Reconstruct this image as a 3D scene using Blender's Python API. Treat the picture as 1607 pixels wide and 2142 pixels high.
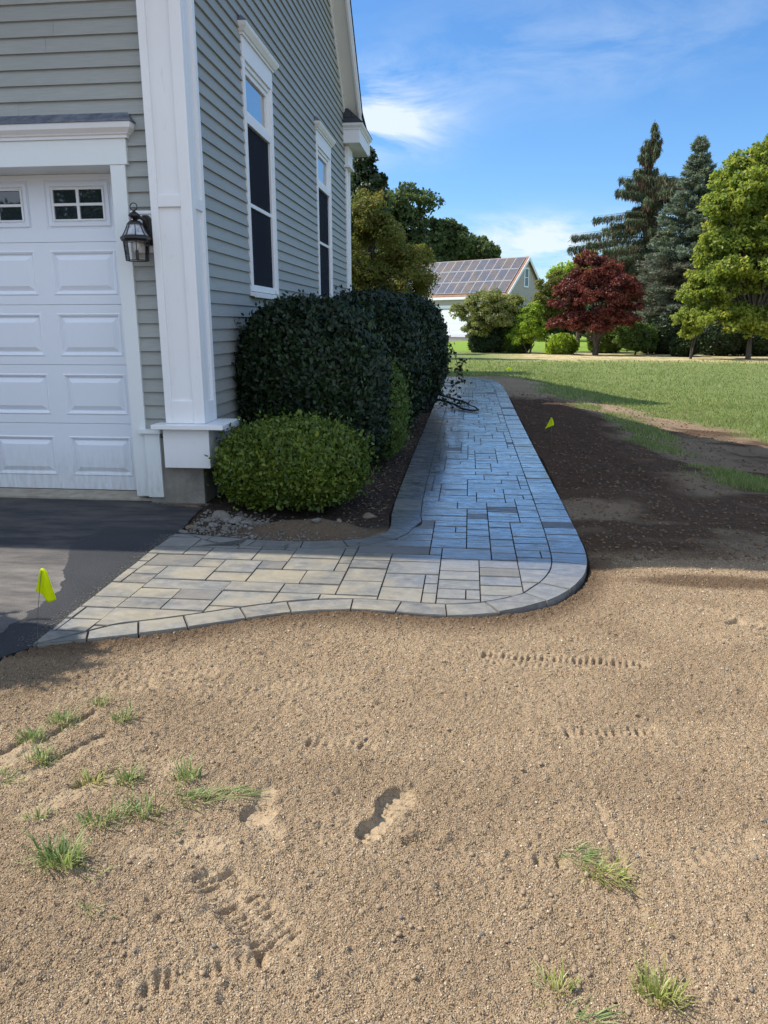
import bpy, math, random
import numpy as np
from mathutils import Vector, Matrix
for _o in list(bpy.data.objects): bpy.data.objects.remove(_o)
scene = bpy.context.scene
COL = scene.collection
R = math.radians

# ------------------------------------------------------------------ camera
cd = bpy.data.cameras.new('camera'); cam = bpy.data.objects.new('camera', cd); COL.objects.link(cam)
cd.sensor_fit = 'VERTICAL'; cd.sensor_height = 24.0; cd.lens = 24.0*1580/2142
cd.clip_start = 0.05; cd.clip_end = 3000
yaw, pitch, roll = 0.1102594, 0.2443043, -0.0018189
f_ = Vector((-math.sin(yaw)*math.cos(pitch), math.cos(yaw)*math.cos(pitch), -math.sin(pitch)))
r_ = Vector((math.cos(yaw), math.sin(yaw), 0)); u_ = r_.cross(f_)
r2 = r_*math.cos(roll)+u_*math.sin(roll); u2 = -r_*math.sin(roll)+u_*math.cos(roll)
cam.matrix_world = Matrix(((r2.x, u2.x, -f_.x, 0), (r2.y, u2.y, -f_.y, 0), (r2.z, u2.z, -f_.z, 1.35), (0, 0, 0, 1)))
scene.camera = cam
scene.render.resolution_x = 768; scene.render.resolution_y = 1024

# ------------------------------------------------------------------ light
SUN = Vector((-0.88, 0.15, 1.0)).normalized()          # towards the sun
sun_el = math.asin(SUN.z); sun_rot = math.atan2(SUN.x, SUN.y)
w = bpy.data.worlds.new('World'); scene.world = w; w.use_nodes = True
nt = w.node_tree; nt.nodes.clear()
def WN(t): return nt.nodes.new(t)
def WL(a, b): nt.links.new(a, b)
sky = WN('ShaderNodeTexSky'); sky.sky_type = 'NISHITA'; sky.sun_disc = False
sky.sun_elevation = sun_el; sky.sun_rotation = sun_rot
sky.air_density = 1.0; sky.dust_density = 0.4; sky.ozone_density = 2.2; sky.altitude = 50
SKY = 0.15
tc = WN('ShaderNodeTexCoord')
def vmath(op, a, b=None):
    m = WN('ShaderNodeVectorMath'); m.operation = op
    for i, v in enumerate((a, b)):
        if v is None: continue
        if isinstance(v, tuple): m.inputs[i].default_value = v
        else: WL(v, m.inputs[i])
    return m
def wmath(op, a, b=0.0, clamp=False):
    m = WN('ShaderNodeMath'); m.operation = op; m.use_clamp = clamp
    for i, v in enumerate((a, b)):
        if isinstance(v, (int, float)): m.inputs[i].default_value = v
        else: WL(v, m.inputs[i])
    return m.outputs[0]
D = tc.outputs['Generated']
warp = WN('ShaderNodeTexNoise'); warp.inputs['Scale'].default_value = 2.2; warp.inputs['Detail'].default_value = 4
sc0 = vmath('MULTIPLY', D, (1.0, 1.0, 3.6)).outputs[0]; WL(sc0, warp.inputs['Vector'])
n1 = WN('ShaderNodeTexNoise'); n1.inputs['Scale'].default_value = 5.2; n1.inputs['Detail'].default_value = 9; n1.inputs['Roughness'].default_value = .62; n1.inputs['Distortion'].default_value = .5
WL(sc0, n1.inputs['Vector'])
total = None
for (dx, dy, dz), (sx, sz), amp in [
        ((-.092, .966, .235), (.055, .030), 1.15), ((-.135, .961, .245), (.05, .035), .7),
        ((.050, .993, .110), (.075, .016), .95), ((.120, .989, .097), (.08, .020), .9), ((.067, .995, .075), (.10, .022), .75),
        ((.064, .947, .314), (.13, .030), .16), ((.150, .944, .290), (.12, .045), .12), ((.02, .95, .27), (.14, .03), .10), ((.30, .9, .31), (.10, .03), .08)]:
    df = vmath('SUBTRACT', D, (dx, dy, dz)).outputs[0]
    q = vmath('MULTIPLY', df, (1/sx, .4/sx, 1/sz)).outputs[0]
    ln = vmath('DOT_PRODUCT', q, q)
    e = wmath('MULTIPLY', wmath('POWER', 2.718, wmath('MULTIPLY', ln.outputs['Value'], -.7)), amp)
    total = e if total is None else wmath('ADD', total, e)
hz = WN('ShaderNodeSeparateXYZ'); WL(D, hz.inputs[0])
hazeb = wmath('MULTIPLY', wmath('POWER', 2.718, wmath('MULTIPLY', wmath('ABSOLUTE', hz.outputs[2]), -11.0)), .44)
dens = wmath('MULTIPLY', wmath('SUBTRACT', n1.outputs[0], .40), 4.5, True)
cl = wmath('MULTIPLY', total, dens)
cl = wmath('ADD', cl, hazeb, True)
cl = wmath('MULTIPLY', cl, .88)
mixc = WN('ShaderNodeMix'); mixc.data_type = 'RGBA'; WL(cl, mixc.inputs[0])
tint = WN('ShaderNodeMix'); tint.data_type = 'RGBA'; tint.blend_type = 'MULTIPLY'; tint.inputs[0].default_value = 1.0
WL(sky.outputs[0], tint.inputs[6]); tint.inputs[7].default_value = (.345, .565, .765, 1)
WL(tint.outputs[2], mixc.inputs[6]); mixc.inputs[7].default_value = (3.7, 4.1, 4.5, 1)
bg = WN('ShaderNodeBackground'); bg.inputs[1].default_value = SKY
# bright broken cloud added behind the viewer and overhead, unseen, to lift the shade
bk = wmath('MULTIPLY', wmath('ADD', wmath('MULTIPLY', hz.outputs[1], -1.6), .42, True), wmath('MULTIPLY', wmath('SUBTRACT', n1.outputs[0], .30), 4.0, True), True)
bkm = WN('ShaderNodeMix'); bkm.data_type = 'RGBA'; WL(bk, bkm.inputs[0]); WL(mixc.outputs[2], bkm.inputs[6]); bkm.inputs[7].default_value = (4.3, 5.0, 6.1, 1)
WL(bkm.outputs[2], bg.inputs[0])
wo = WN('ShaderNodeOutputWorld'); WL(bg.outputs[0], wo.inputs[0])

sd = bpy.data.lights.new('sun', 'SUN'); sd.energy = 4.2; sd.angle = R(0.53); sd.color = (1.0, .93, .82)
so = bpy.data.objects.new('sun', sd); COL.objects.link(so)
so.rotation_euler = SUN.to_track_quat('Z', 'Y').to_euler(); so.location = (0, 0, 30)
scene.view_settings.view_transform = 'Standard'; scene.view_settings.look = 'None'
scene.view_settings.exposure = 0.70; scene.view_settings.gamma = 1.0

# ------------------------------------------------------------------ helpers
ORG = {}
class MB:
    def __init__(s): s.v = []; s.f = []; s.mi = []
    def face(s, pts, mi=0):
        i = len(s.v); s.v += [tuple(p) for p in pts]; s.f.append(tuple(range(i, i+len(pts)))); s.mi.append(mi)
    def add(s, vs, fs, mi=0):
        i = len(s.v); s.v += [tuple(p) for p in vs]
        for f in fs: s.f.append(tuple(i+k for k in f)); s.mi.append(mi)
    def box(s, x0, x1, y0, y1, z0, z1, mi=0):
        v = [(x0, y0, z0), (x1, y0, z0), (x1, y1, z0), (x0, y1, z0), (x0, y0, z1), (x1, y0, z1), (x1, y1, z1), (x0, y1, z1)]
        s.add(v, [(0, 3, 2, 1), (4, 5, 6, 7), (0, 1, 5, 4), (1, 2, 6, 5), (2, 3, 7, 6), (3, 0, 4, 7)], mi)
    def prism(s, poly, axis, a, b, mi=0):
        # poly: 2D points; axis 0: (y,z) extruded in x; 1: (x,z) in y; 2: (x,y) in z
        def p(q, t): return (t, q[0], q[1]) if axis == 0 else ((q[0], t, q[1]) if axis == 1 else (q[0], q[1], t))
        n = len(poly); v = [p(q, a) for q in poly]+[p(q, b) for q in poly]
        s.add(v, [tuple(range(n))[::-1], tuple(range(n, 2*n))]+[(i, (i+1) % n, n+(i+1) % n, n+i) for i in range(n)], mi)
    def tube(s, pts, rad, seg=8, mi=0, cap=True):
        pts = [Vector(p) for p in pts]; rings = []
        if isinstance(rad, (int, float)): rad = [rad]*len(pts)
        for i, p in enumerate(pts):
            t = (pts[min(i+1, len(pts)-1)]-pts[max(i-1, 0)]).normalized()
            a = t.cross(Vector((0, 0, 1)))
            if a.length < .05: a = t.cross(Vector((1, 0, 0)))
            a.normalize(); b = t.cross(a)
            rings.append([p+(a*math.cos(k*2*math.pi/seg)+b*math.sin(k*2*math.pi/seg))*rad[i] for k in range(seg)])
        vs = [q for r in rings for q in r]; fs = []
        for i in range(len(pts)-1):
            for k in range(seg): fs.append((i*seg+k, i*seg+(k+1) % seg, (i+1)*seg+(k+1) % seg, (i+1)*seg+k))
        if cap: fs.append(tuple(range(seg))[::-1]); fs.append(tuple(range((len(pts)-1)*seg, len(pts)*seg)))
        s.add(vs, fs, mi)
    def lathe(s, prof, c, seg=16, mi=0, rot=0):
        vs = []; fs = []; n = len(prof)
        for r, z in prof:
            for k in range(seg):
                a = rot+k*2*math.pi/seg; vs.append((c[0]+r*math.cos(a), c[1]+r*math.sin(a), c[2]+z))
        for i in range(n-1):
            for k in range(seg): fs.append((i*seg+k, i*seg+(k+1) % seg, (i+1)*seg+(k+1) % seg, (i+1)*seg+k))
        fs.append(tuple(range(seg))[::-1]); fs.append(tuple(range((n-1)*seg, n*seg)))
        s.add(vs, fs, mi)
def org_of(p): return ORG.get(p.name, Vector((0, 0, 0))) if p else Vector((0, 0, 0))
def fin(name, me, mats, parent=None, loc=None, label=None, smooth=False):
    """me has world coordinates; shift it so the origin sits at loc / at the parent's origin"""
    if not isinstance(mats, (list, tuple)): mats = [mats]
    for m in mats: me.materials.append(m)
    L = org_of(parent) if parent else (Vector(loc) if loc is not None else Vector((0, 0, 0)))
    if L.length > 0: me.transform(Matrix.Translation(-L))
    if smooth: me.polygons.foreach_set('use_smooth', [True]*len(me.polygons))
    o = bpy.data.objects.new(name, me); COL.objects.link(o)
    if parent: o.parent = parent
    else: o.location = L
    ORG[o.name] = L
    if label: o['label'] = label
    me.update()
    return o
def obj(name, mb, mats, parent=None, loc=None, label=None, smooth=False, bevel=0, autosmooth=False):
    me = bpy.data.meshes.new(name); me.from_pydata(mb.v, [], mb.f)
    if any(mb.mi): me.polygons.foreach_set('material_index', mb.mi)
    o = fin(name, me, mats, parent, loc, label, smooth)
    if bevel:
        b = o.modifiers.new('bevel', 'BEVEL'); b.width = bevel; b.segments = 2; b.limit_method = 'ANGLE'
    return o
def npmesh(name, V, F, cols=None):
    V = np.asarray(V, np.float32); F = np.asarray(F, np.int32); k = F.shape[1]
    me = bpy.data.meshes.new(name); me.vertices.add(len(V)); me.vertices.foreach_set('co', V.ravel())
    me.loops.add(F.size); me.loops.foreach_set('vertex_index', F.ravel())
    me.polygons.add(len(F)); me.polygons.foreach_set('loop_start', np.arange(0, F.size, k, dtype=np.int32))
    me.update(calc_edges=True)
    if cols:
        for n, a in cols.items():
            at = me.attributes.new(n, 'FLOAT', 'POINT'); at.data.foreach_set('value', np.asarray(a, np.float32).ravel())
    return me
def thing(name, label, cat, loc=(0, 0, 0), group=None):
    o = bpy.data.objects.new(name, None); COL.objects.link(o); o.location = loc; o.empty_display_size = .1
    ORG[o.name] = Vector(loc); o['label'] = label; o['category'] = cat
    if group: o['group'] = group
    return o
def tag(o, label=None, cat=None, group=None, kind=None):
    if label: o['label'] = label
    if cat: o['category'] = cat
    if group: o['group'] = group
    if kind: o['kind'] = kind
    return o

# ------------------------------------------------------------------ materials
class NT:
    def __init__(s, name):
        s.m = bpy.data.materials.new(name); s.m.use_nodes = True; s.t = s.m.node_tree; s.t.nodes.clear()
        s.out = s.t.nodes.new('ShaderNodeOutputMaterial'); s._tc = None
    def n(s, t, **k):
        x = s.t.nodes.new(t)
        for a, v in k.items():
            if hasattr(x, a): setattr(x, a, v)
        return x
    def l(s, a, b): s.t.links.new(a, b)
    def set(s, inp, v):
        if isinstance(v, bpy.types.NodeSocket): s.l(v, inp)
        elif isinstance(v, (tuple, list)) and len(v) == 3 and inp.type == 'RGBA': inp.default_value = (*v, 1)
        else: inp.default_value = v
    def coord(s, scale=(1, 1, 1), out='Object', rot=(0, 0, 0)):
        if not s._tc: s._tc = s.n('ShaderNodeTexCoord')
        mp = s.n('ShaderNodeMapping'); mp.inputs['Scale'].default_value = scale; mp.inputs['Rotation'].default_value = rot
        s.l(s._tc.outputs[out], mp.inputs[0]); return mp.outputs[0]
    def noise(s, scale, detail=4, rough=.55, vec=None, dist=0):
        x = s.n('ShaderNodeTexNoise'); x.inputs['Scale'].default_value = scale; x.inputs['Detail'].default_value = detail
        x.inputs['Roughness'].default_value = rough; x.inputs['Distortion'].default_value = dist
        s.l(vec if vec else s.coord(), x.inputs['Vector']); return x.outputs[0]
    def voro(s, scale, vec=None, feature='F1', out='Distance'):
        x = s.n('ShaderNodeTexVoronoi'); x.feature = feature; x.inputs['Scale'].default_value = scale
        s.l(vec if vec else s.coord(), x.inputs['Vector']); return x.outputs[out]
    def math(s, op, a, b=0.0, clamp=False):
        x = s.n('ShaderNodeMath'); x.operation = op; x.use_clamp = clamp; s.set(x.inputs[0], a); s.set(x.inputs[1], b); return x.outputs[0]
    def rng(s, v, a, b, c=0.0, d=1.0):
        x = s.n('ShaderNodeMapRange'); s.set(x.inputs[0], v)
        for i, q in enumerate((a, b, c, d)): x.inputs[i+1].default_value = q
        return x.outputs[0]
    def mix(s, f, a, b, mode='MIX'):
        x = s.n('ShaderNodeMix'); x.data_type = 'RGBA'; x.blend_type = mode
        s.set(x.inputs[0], f); s.set(x.inputs[6], a); s.set(x.inputs[7], b); return x.outputs[2]
    def ramp(s, f, stops, interp='LINEAR'):
        x = s.n('ShaderNodeValToRGB'); cr = x.color_ramp; cr.interpolation = interp
        while len(cr.elements) < len(stops): cr.elements.new(.5)
        for e, (p, c) in zip(cr.elements, stops): e.position = p; e.color = (*c, 1)
        s.l(f, x.inputs[0]); return x.outputs[0]
    def island(s): return s.n('ShaderNodeNewGeometry').outputs['Random Per Island']
    def attr(s, name):
        x = s.n('ShaderNodeAttribute'); x.attribute_name = name; return x.outputs['Fac']
    def bump(s, h, strength=.3, dist=.01, nrm=None):
        x = s.n('ShaderNodeBump'); x.inputs['Strength'].default_value = strength; x.inputs['Distance'].default_value = dist
        s.l(h, x.inputs['Height'])
        if nrm: s.l(nrm, x.inputs['Normal'])
        return x.outputs[0]
    def prin(s, color, rough=.6, spec=.5, metal=0, nrm=None, **k):
        x = s.n('ShaderNodeBsdfPrincipled'); s.set(x.inputs['Base Color'], color); s.set(x.inputs['Roughness'], rough)
        s.set(x.inputs['Specular IOR Level'], spec); x.inputs['Metallic'].default_value = metal
        if nrm: s.l(nrm, x.inputs['Normal'])
        for a, v in k.items(): s.set(x.inputs[a.replace('_', ' ')], v)
        return x.outputs[0]
    def end(s, sh): s.l(sh, s.out.inputs[0]); return s.m

def simple(name, c, rough=.6, spec=.5, metal=0, var=.12, scale=6, bump=0, bscale=60):
    t = NT(name); n = t.noise(scale, 5, .6)
    col = t.mix(t.rng(n, .3, .7), tuple(x*(1-var) for x in c), tuple(min(1, x*(1+var)) for x in c))
    nr = t.bump(t.noise(bscale, 4), bump, .004) if bump else None
    return t.end(t.prin(col, rough, spec, metal, nr))

def siding_mat(name, base, axis):
    # long boards: grain stretched along the board
    t = NT(name); isl = t.island()
    st = (1.2, 1.2, 22) if axis == 'h' else (1, 1, 1)
    g = t.noise(5, 8, .65, t.coord(st)); g2 = t.noise(1.6, 5, .6); g3 = t.noise(9, 6, .7, t.coord((.5, .5, 3)))
    c = t.mix(t.rng(g, .3, .72), tuple(x*.86 for x in base), tuple(x*1.16 for x in base))
    c = t.mix(t.rng(g2, .35, .7, 0, .45), c, (base[0]*1.15, base[1]*1.12, base[2]*1.0))
    c = t.mix(t.rng(isl, 0, 1, 0, .35), c, tuple(x*.78 for x in base))
    c = t.mix(t.rng(g3, .62, .78, 0, .35), c, (base[0]*1.45, base[1]*1.42, base[2]*1.42))
    return t.end(t.prin(c, t.rng(g3, .2, .8, .42, .65), .35, 0, t.bump(g, .25, .004)))
M = {}
M['siding'] = siding_mat('siding_paint', (.318, .336, .322), 'h')
def white_paint(name, c=(.80, .81, .82), dirt=.10, rough=.42):
    t = NT(name); g = t.noise(3, 6, .65, t.coord((1, 1, .5))); g2 = t.noise(28, 5, .7, t.coord((1, 1, .25)))
    col = t.mix(t.rng(g, .35, .75, 0, dirt*4), c, (c[0]*.86, c[1]*.85, c[2]*.82))
    col = t.mix(t.rng(g2, .60, .8, 0, dirt*4), col, (.46, .45, .41))
    zz_ = t.n('ShaderNodeNewGeometry'); sp_ = t.n('ShaderNodeSeparateXYZ'); t.l(zz_.outputs['Position'], sp_.inputs[0])
    col = t.mix(t.math('MULTIPLY', t.rng(sp_.outputs[2], .42, .03), t.rng(g2, .35, .7, .15, .6)), col, (.36, .32, .26))
    return t.end(t.prin(col, rough, .45, 0, t.bump(g2, .08, .003)))
M['white'] = white_paint('white_trim_paint')
M['door'] = white_paint('garage_door_paint', (.77, .81, .87), .03, .38)
M['gutter'] = white_paint('gutter_paint', (.72, .72, .69), .08)
M['jamb'] = white_paint('jamb_paint', (.74, .78, .78), .06)
M['glass_dark'] = None
def glass(name, tintc=(.02, .03, .035), rough=.02, spec=1.0, transp=.0):
    t = NT(name); w_ = t.noise(2.2, 2, .5); p = t.prin(tintc, rough, spec, 0, t.bump(w_, .05, .01))
    if transp:
        tr = t.n('ShaderNodeBsdfTransparent'); mx = t.n('ShaderNodeMixShader'); fr = t.n('ShaderNodeFresnel'); fr.inputs[0].default_value = 1.5
        gl = t.n('ShaderNodeBsdfGlossy'); gl.inputs['Roughness'].default_value = .02
        t.l(fr.outputs[0], mx.inputs[0]); t.l(tr.outputs[0], mx.inputs[1]); t.l(gl.outputs[0], mx.inputs[2]); return t.end(mx.outputs[0])
    return t.end(p)
M['glass_dark'] = glass('dark_window_glass')
M['glass'] = glass('clear_glass', transp=1)
t = NT('insect_screen')
mesh_ = t.noise(260, 2, .5); tr = t.n('ShaderNodeBsdfTransparent'); tr.inputs[0].default_value = (.75, .78, .82, 1)
mx = t.n('ShaderNodeMixShader'); mx.inputs[0].default_value = .72; t.l(tr.outputs[0], mx.inputs[1])
t.l(t.prin((.026, .031, .042), .9, .08), mx.inputs[2]); M['screen'] = t.end(mx.outputs[0])
t = NT('curtain_cloth'); fold = t.noise(4, 2, .5, t.coord((1, 6, .1)))
M['curtain'] = t.end(t.prin(t.mix(t.rng(fold, .3, .7), (.35, .36, .37), (.75, .76, .77)), .9, .1))
M['black_metal'] = simple('black_metal', (.018, .017, .018), .38, .6, .3, .3, 40, .2, 200)
t = NT('bulb_frosted'); t = NT('sky_pane'); tr = t.n('ShaderNodeBsdfTransparent'); tr.inputs[0].default_value = (.45, .5, .55, 1); gl = t.n('ShaderNodeBsdfGlossy'); gl.inputs['Roughness'].default_value = .03
mx = t.n('ShaderNodeMixShader'); mx.inputs[0].default_value = .72; t.l(tr.outputs[0], mx.inputs[1]); t.l(gl.outputs[0], mx.inputs[2]); M['sky_pane'] = t.end(mx.outputs[0])
t = NT('bulb_glass'); M['bulb'] = t.end(t.prin((.75, .78, .76), .3, .5, 0, None, Alpha=.7))
t = NT('foundation_concrete'); n = t.noise(7, 8, .7); n_ = t.noise(45, 4, .6)
c = t.mix(t.rng(n, .3, .7), (.17, .155, .13), (.30, .28, .24)); c = t.mix(t.rng(n_, .62, .75, 0, .6), c, (.05, .05, .045))
M['concrete'] = t.end(t.prin(c, .9, .2, 0, t.bump(n_, .5, .006)))
t = NT('apron_concrete'); n = t.noise(9, 8, .7); n_ = t.noise(60, 4, .6)
M['apron'] = t.end(t.prin(t.mix(t.rng(n, .3, .7), (.24, .21, .16), (.42, .38, .31)), .9, .2, 0, t.bump(n_, .5, .006)))
# asphalt roof shingles
def shingles(name, a, b, axis_scale=(1, 1, 1)):
    t = NT(name); br = t.n('ShaderNodeTexBrick'); br.inputs['Scale'].default_value = 1
    br.inputs['Brick Width'].default_value = .30; br.inputs['Row Height'].default_value = .14; br.inputs['Mortar Size'].default_value = .006
    t.set(br.inputs['Color1'], a); t.set(br.inputs['Color2'], b); t.set(br.inputs['Mortar'], tuple(x*.3 for x in a))
    t.l(t.coord(axis_scale), br.inputs['Vector']); n = t.noise(160, 3, .7)
    c = t.mix(t.rng(n, .3, .7, 0, .5), br.outputs[0], b)
    return t.end(t.prin(c, .9, .2, 0, t.bump(n, .5, .004)))
M['shingle'] = shingles('dark_shingles', (.03, .032, .037), (.055, .058, .064))
t = NT('lead_flashing'); n = t.noise(14, 6, .7); n_ = t.noise(3, 3, .5)
M['lead'] = t.end(t.prin(t.mix(t.rng(n, .35, .7), (.10, .12, .16), (.27, .30, .36)), .5, .5, .4, t.bump(n_, .4, .02)))
def leaf_mat(name, cols, rough=.45, trans=.3, spec=.35, nscale=1.5, patch=None, pamt=.6):
    t = NT(name); isl = t.island(); k = len(cols)
    c = t.ramp(isl, [(i/(k-1) if k > 1 else 0, q) for i, q in enumerate(cols)])
    n = t.noise(nscale, 3, .6)
    c = t.mix(t.rng(n, .42, .62, 0, pamt), c, patch if patch else tuple(x*.62 for x in cols[0]))
    p = t.prin(c, rough, spec)
    tr = t.n('ShaderNodeBsdfTranslucent'); t.l(t.mix(1.0, c, (1.5, 1.55, 1.1), 'MULTIPLY'), tr.inputs[0])
    mx = t.n('ShaderNodeMixShader'); mx.inputs[0].default_value = trans; t.l(p, mx.inputs[1]); t.l(tr.outputs[0], mx.inputs[2])
    return t.end(mx.outputs[0])
M['leaf_box'] = leaf_mat('boxwood_leaves', [(.045, .075, .010), (.085, .13, .016), (.13, .18, .022), (.20, .24, .032)], .45, .22, .3, 6, (.03, .06, .012), .5)
M['leaf_holly'] = leaf_mat('holly_leaves', [(.008, .017, .007), (.012, .025, .009), (.018, .035, .012), (.03, .055, .017)], .42, .08, .28, 2.5, (.012, .022, .012), .5)
M['leaf_hollyf'] = leaf_mat('holly_leaves_fresh', [(.03, .07, .015), (.05, .11, .02), (.07, .14, .025)], .35, .2, .5, 4)
M['leaf_dog'] = leaf_mat('dogwood_leaves', [(.11, .15, .028), (.16, .19, .035), (.23, .22, .045), (.28, .17, .055)], .5, .45, .3, 1.2, (.06, .08, .015))
M['leaf_oak'] = leaf_mat('oak_leaves', [(.075, .105, .045), (.10, .14, .055), (.14, .18, .07)], .6, .45, .2, .35, (.03, .045, .018))
M['leaf_ivy'] = leaf_mat('ivy_leaves', [(.02, .038, .014), (.032, .055, .018), (.065, .09, .025)], .5, .2, .4, 1)
M['leaf_maple'] = leaf_mat('maple_leaves', [(.15, .20, .04), (.23, .28, .05), (.32, .355, .065), (.43, .40, .075)], .5, .5, .3, .8, (.11, .18, .03), .5)
M['leaf_red'] = leaf_mat('red_maple_leaves', [(.11, .020, .020), (.18, .036, .030), (.28, .078, .055), (.14, .065, .04)], .5, .3, .3, 1, (.05, .012, .012))
M['leaf_crab'] = leaf_mat('crabapple_leaves', [(.17, .20, .055), (.26, .29, .075), (.36, .38, .11), (.22, .18, .08)], .5, .4, .3, 1, (.07, .09, .03))
M['leaf_yel'] = leaf_mat('yellow_shrub_leaves', [(.20, .30, .03), (.28, .38, .035), (.38, .45, .05)], .5, .5, .3, 1, (.08, .15, .02))
M['leaf_mid'] = leaf_mat('shrub_leaves', [(.07, .12, .025), (.11, .17, .035), (.15, .21, .04)], .5, .35, .3, 1)
M['leaf_dark'] = leaf_mat('dark_shrub_leaves', [(.018, .035, .015), (.03, .055, .02), (.045, .07, .025)], .5, .2, .3, 1)
M['needle_n'] = leaf_mat('spruce_needles', [(.065, .095, .045), (.095, .125, .055), (.14, .16, .075)], .6, .1, .25, .8)
M['needle_b'] = leaf_mat('blue_spruce_needles', [(.15, .20, .165), (.20, .26, .215), (.27, .33, .27)], .6, .2, .25, .5, (.20, .22, .13))
M['needle_dead'] = leaf_mat('bare_twigs', [(.17, .145, .12), (.23, .195, .16), (.30, .26, .21)], .8, .0, .1, 1, (.09, .09, .05))
M['cones'] = leaf_mat('spruce_cones', [(.13, .075, .045), (.19, .11, .065), (.24, .15, .09)], .7, .0, .2, 1)
t = NT('bark'); n = t.noise(14, 8, .7, t.coord((1, 1, .25)))
M['bark'] = t.end(t.prin(t.mix(t.rng(n, .3, .7), (.035, .028, .022), (.13, .105, .085)), .9, .2, 0, t.bump(n, .6, .02)))
M['twig'] = simple('green_twig', (.04, .05, .03), .6, .4, 0, .3)
M['grass'] = leaf_mat('grass_blades', [(.12, .17, .045), (.17, .225, .06), (.23, .28, .085), (.40, .39, .19)], .5, .4, .25, .9, (.21, .23, .09), .5)
M['tuft'] = leaf_mat('tuft_blades', [(.08, .14, .035), (.14, .22, .06), (.24, .32, .11), (.46, .48, .28)], .5, .35, .3, 14, (.34, .33, .15), .5)
M['tuft_dry'] = leaf_mat('dry_tuft_blades', [(.18, .24, .04), (.28, .33, .08), (.38, .36, .13), (.50, .48, .24)], .5, .35, .3, 9, (.30, .27, .10), .4)

# ------------------------------------------------------------------ noise on arrays
def h2(ix, iy, seed):
    n = (ix.astype(np.int64)*374761393+iy.astype(np.int64)*668265263+seed*2147483647) & 0xffffffff
    n = ((n ^ (n >> 13))*1274126177) & 0xffffffff
    return ((n ^ (n >> 16)) & 0xffff)/65535.0
def vn(x, y, sc, seed=1):
    x = x*sc; y = y*sc; ix = np.floor(x); iy = np.floor(y); fx = x-ix; fy = y-iy
    fx = fx*fx*(3-2*fx); fy = fy*fy*(3-2*fy)
    a = h2(ix, iy, seed); b = h2(ix+1, iy, seed); c = h2(ix, iy+1, seed); d = h2(ix+1, iy+1, seed)
    return a+(b-a)*fx+(c-a)*fy+(a-b-c+d)*fx*fy
def fbm(x, y, sc, oct=4, seed=1, g=.5):
    s = 0; a = 1; t_ = 0
    for i in range(oct): s = s+a*vn(x+i*7.3, y-i*3.1, sc*2**i, seed+i); t_ += a; a *= g
    return s/t_
def sst(a, b, x):
    q = np.clip((x-a)/(b-a), 0, 1); return q*q*(3-2*q)
def poly_dist(x, y, pts, closed=True):
    """signed distance to a polygon, negative inside"""
    d = np.full(np.shape(x), 1e9); ins = np.zeros(np.shape(x), bool); n = len(pts)
    for i in range(n):
        ax, ay = pts[i]; bx, by = pts[(i+1) % n]
        ex, ey = bx-ax, by-ay; L = ex*ex+ey*ey
        t_ = np.clip(((x-ax)*ex+(y-ay)*ey)/L, 0, 1)
        d = np.minimum(d, np.hypot(x-ax-t_*ex, y-ay-t_*ey))
        c = ((ay > y) != (by > y)) & (x < (bx-ax)*(y-ay)/(by-ay+1e-12)+ax)
        ins ^= c
    return np.where(ins, -d, d)

# outline of the paved path, counter-clockwise seen from above
def smooth_poly(pts, it=1):
    return pts
OUT = [(-1.86, 2.86), (-1.43, 3.03), (-1.22, 3.14), (-1.05, 3.24), (-.84, 3.35), (-.62, 3.415), (-.39, 3.42), (-.2, 3.39), (-.06, 3.385), (.13, 3.43), (.31, 3.53), (.46, 3.67), (.58, 3.85), (.67, 4.07), (.72, 4.30), (.745, 4.6), (.75, 6), (.75, 9.7), (.76, 13), (.78, 16.2), (.75, 17.6), (.66, 18.7), (.45, 19.4), (.2, 19.85), (-.2, 20.1), (-1.2, 20.15), (-1.6, 20.1), (-1.6, 18.8), (-.9, 18.6), (-.64, 18.1), (-.58, 17), (-.575, 14), (-.57, 9.8), (-.56, 6.7), (-.545, 5.4), (-.50, 4.95), (-.53, 4.80), (-.64, 4.68), (-.80, 4.60), (-1.0, 4.56), (-1.25, 4.56), (-1.5, 4.60), (-1.81, 4.665), (-1.93, 4.66)]
DRIVE = [(-1.86, 2.86), (-1.93, 4.66), (-1.91, 4.75), (-1.97, 5.1), (-2.0, 5.42), (-2.3, 5.50), (-2.45, 5.60), (-9, 5.60), (-9, -2), (-4.5, -2), (-3.5, .3), (-2.6, 1.75), (-1.97, 2.68)]
HOUSEP = [(-9, 5.6), (-2.08, 5.6), (-2.08, 13.45), (-9, 13.45)]
# lawn / bare soil border on the right of the path
LAWN = [(1.0, 20.7), (1.5, 19.0), (1.95, 17.2), (2.5, 15.6), (3.0, 14.6), (3.3, 13.9), (3.9, 12.3), (4.4, 10.9), (4.9, 9.9), (5.6, 8.8), (7, 7.6), (12, 6.5), (80, 5), (200, 0), (200, 400), (-200, 400), (-200, 20.6), (-3, 20.6)]
def base_z(x, y):
    s = np.maximum(sst(.85, 4.2, x)*sst(4.9, 9, y), sst(19, 34, y))
    return -.30*s
def lawn_mask(x, y):
    d = poly_dist(x, y, LAWN)
    n = fbm(x, y, 1.3, 4, 11)-.5
    m = sst(.25, -.25, d+n*1.1)
    pn = fbm(x, y, 2.6, 4, 77)-.5
    for cx, cy, ax, ay in ((2.55, 11.6, .45, 1.9), (2.15, 14.2, .35, .7), (2.65, 7.4, .5, .9), (3.1, 6.3, .6, .5), (1.95, 16.3, .5, 1.6), (2.3, 9.7, .25, .7)):
        q = np.hypot((x-cx)/ax, (y-cy)/ay); m = np.maximum(m, sst(1.15, .55, q+pn*1.3)*.75)
    return m

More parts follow.
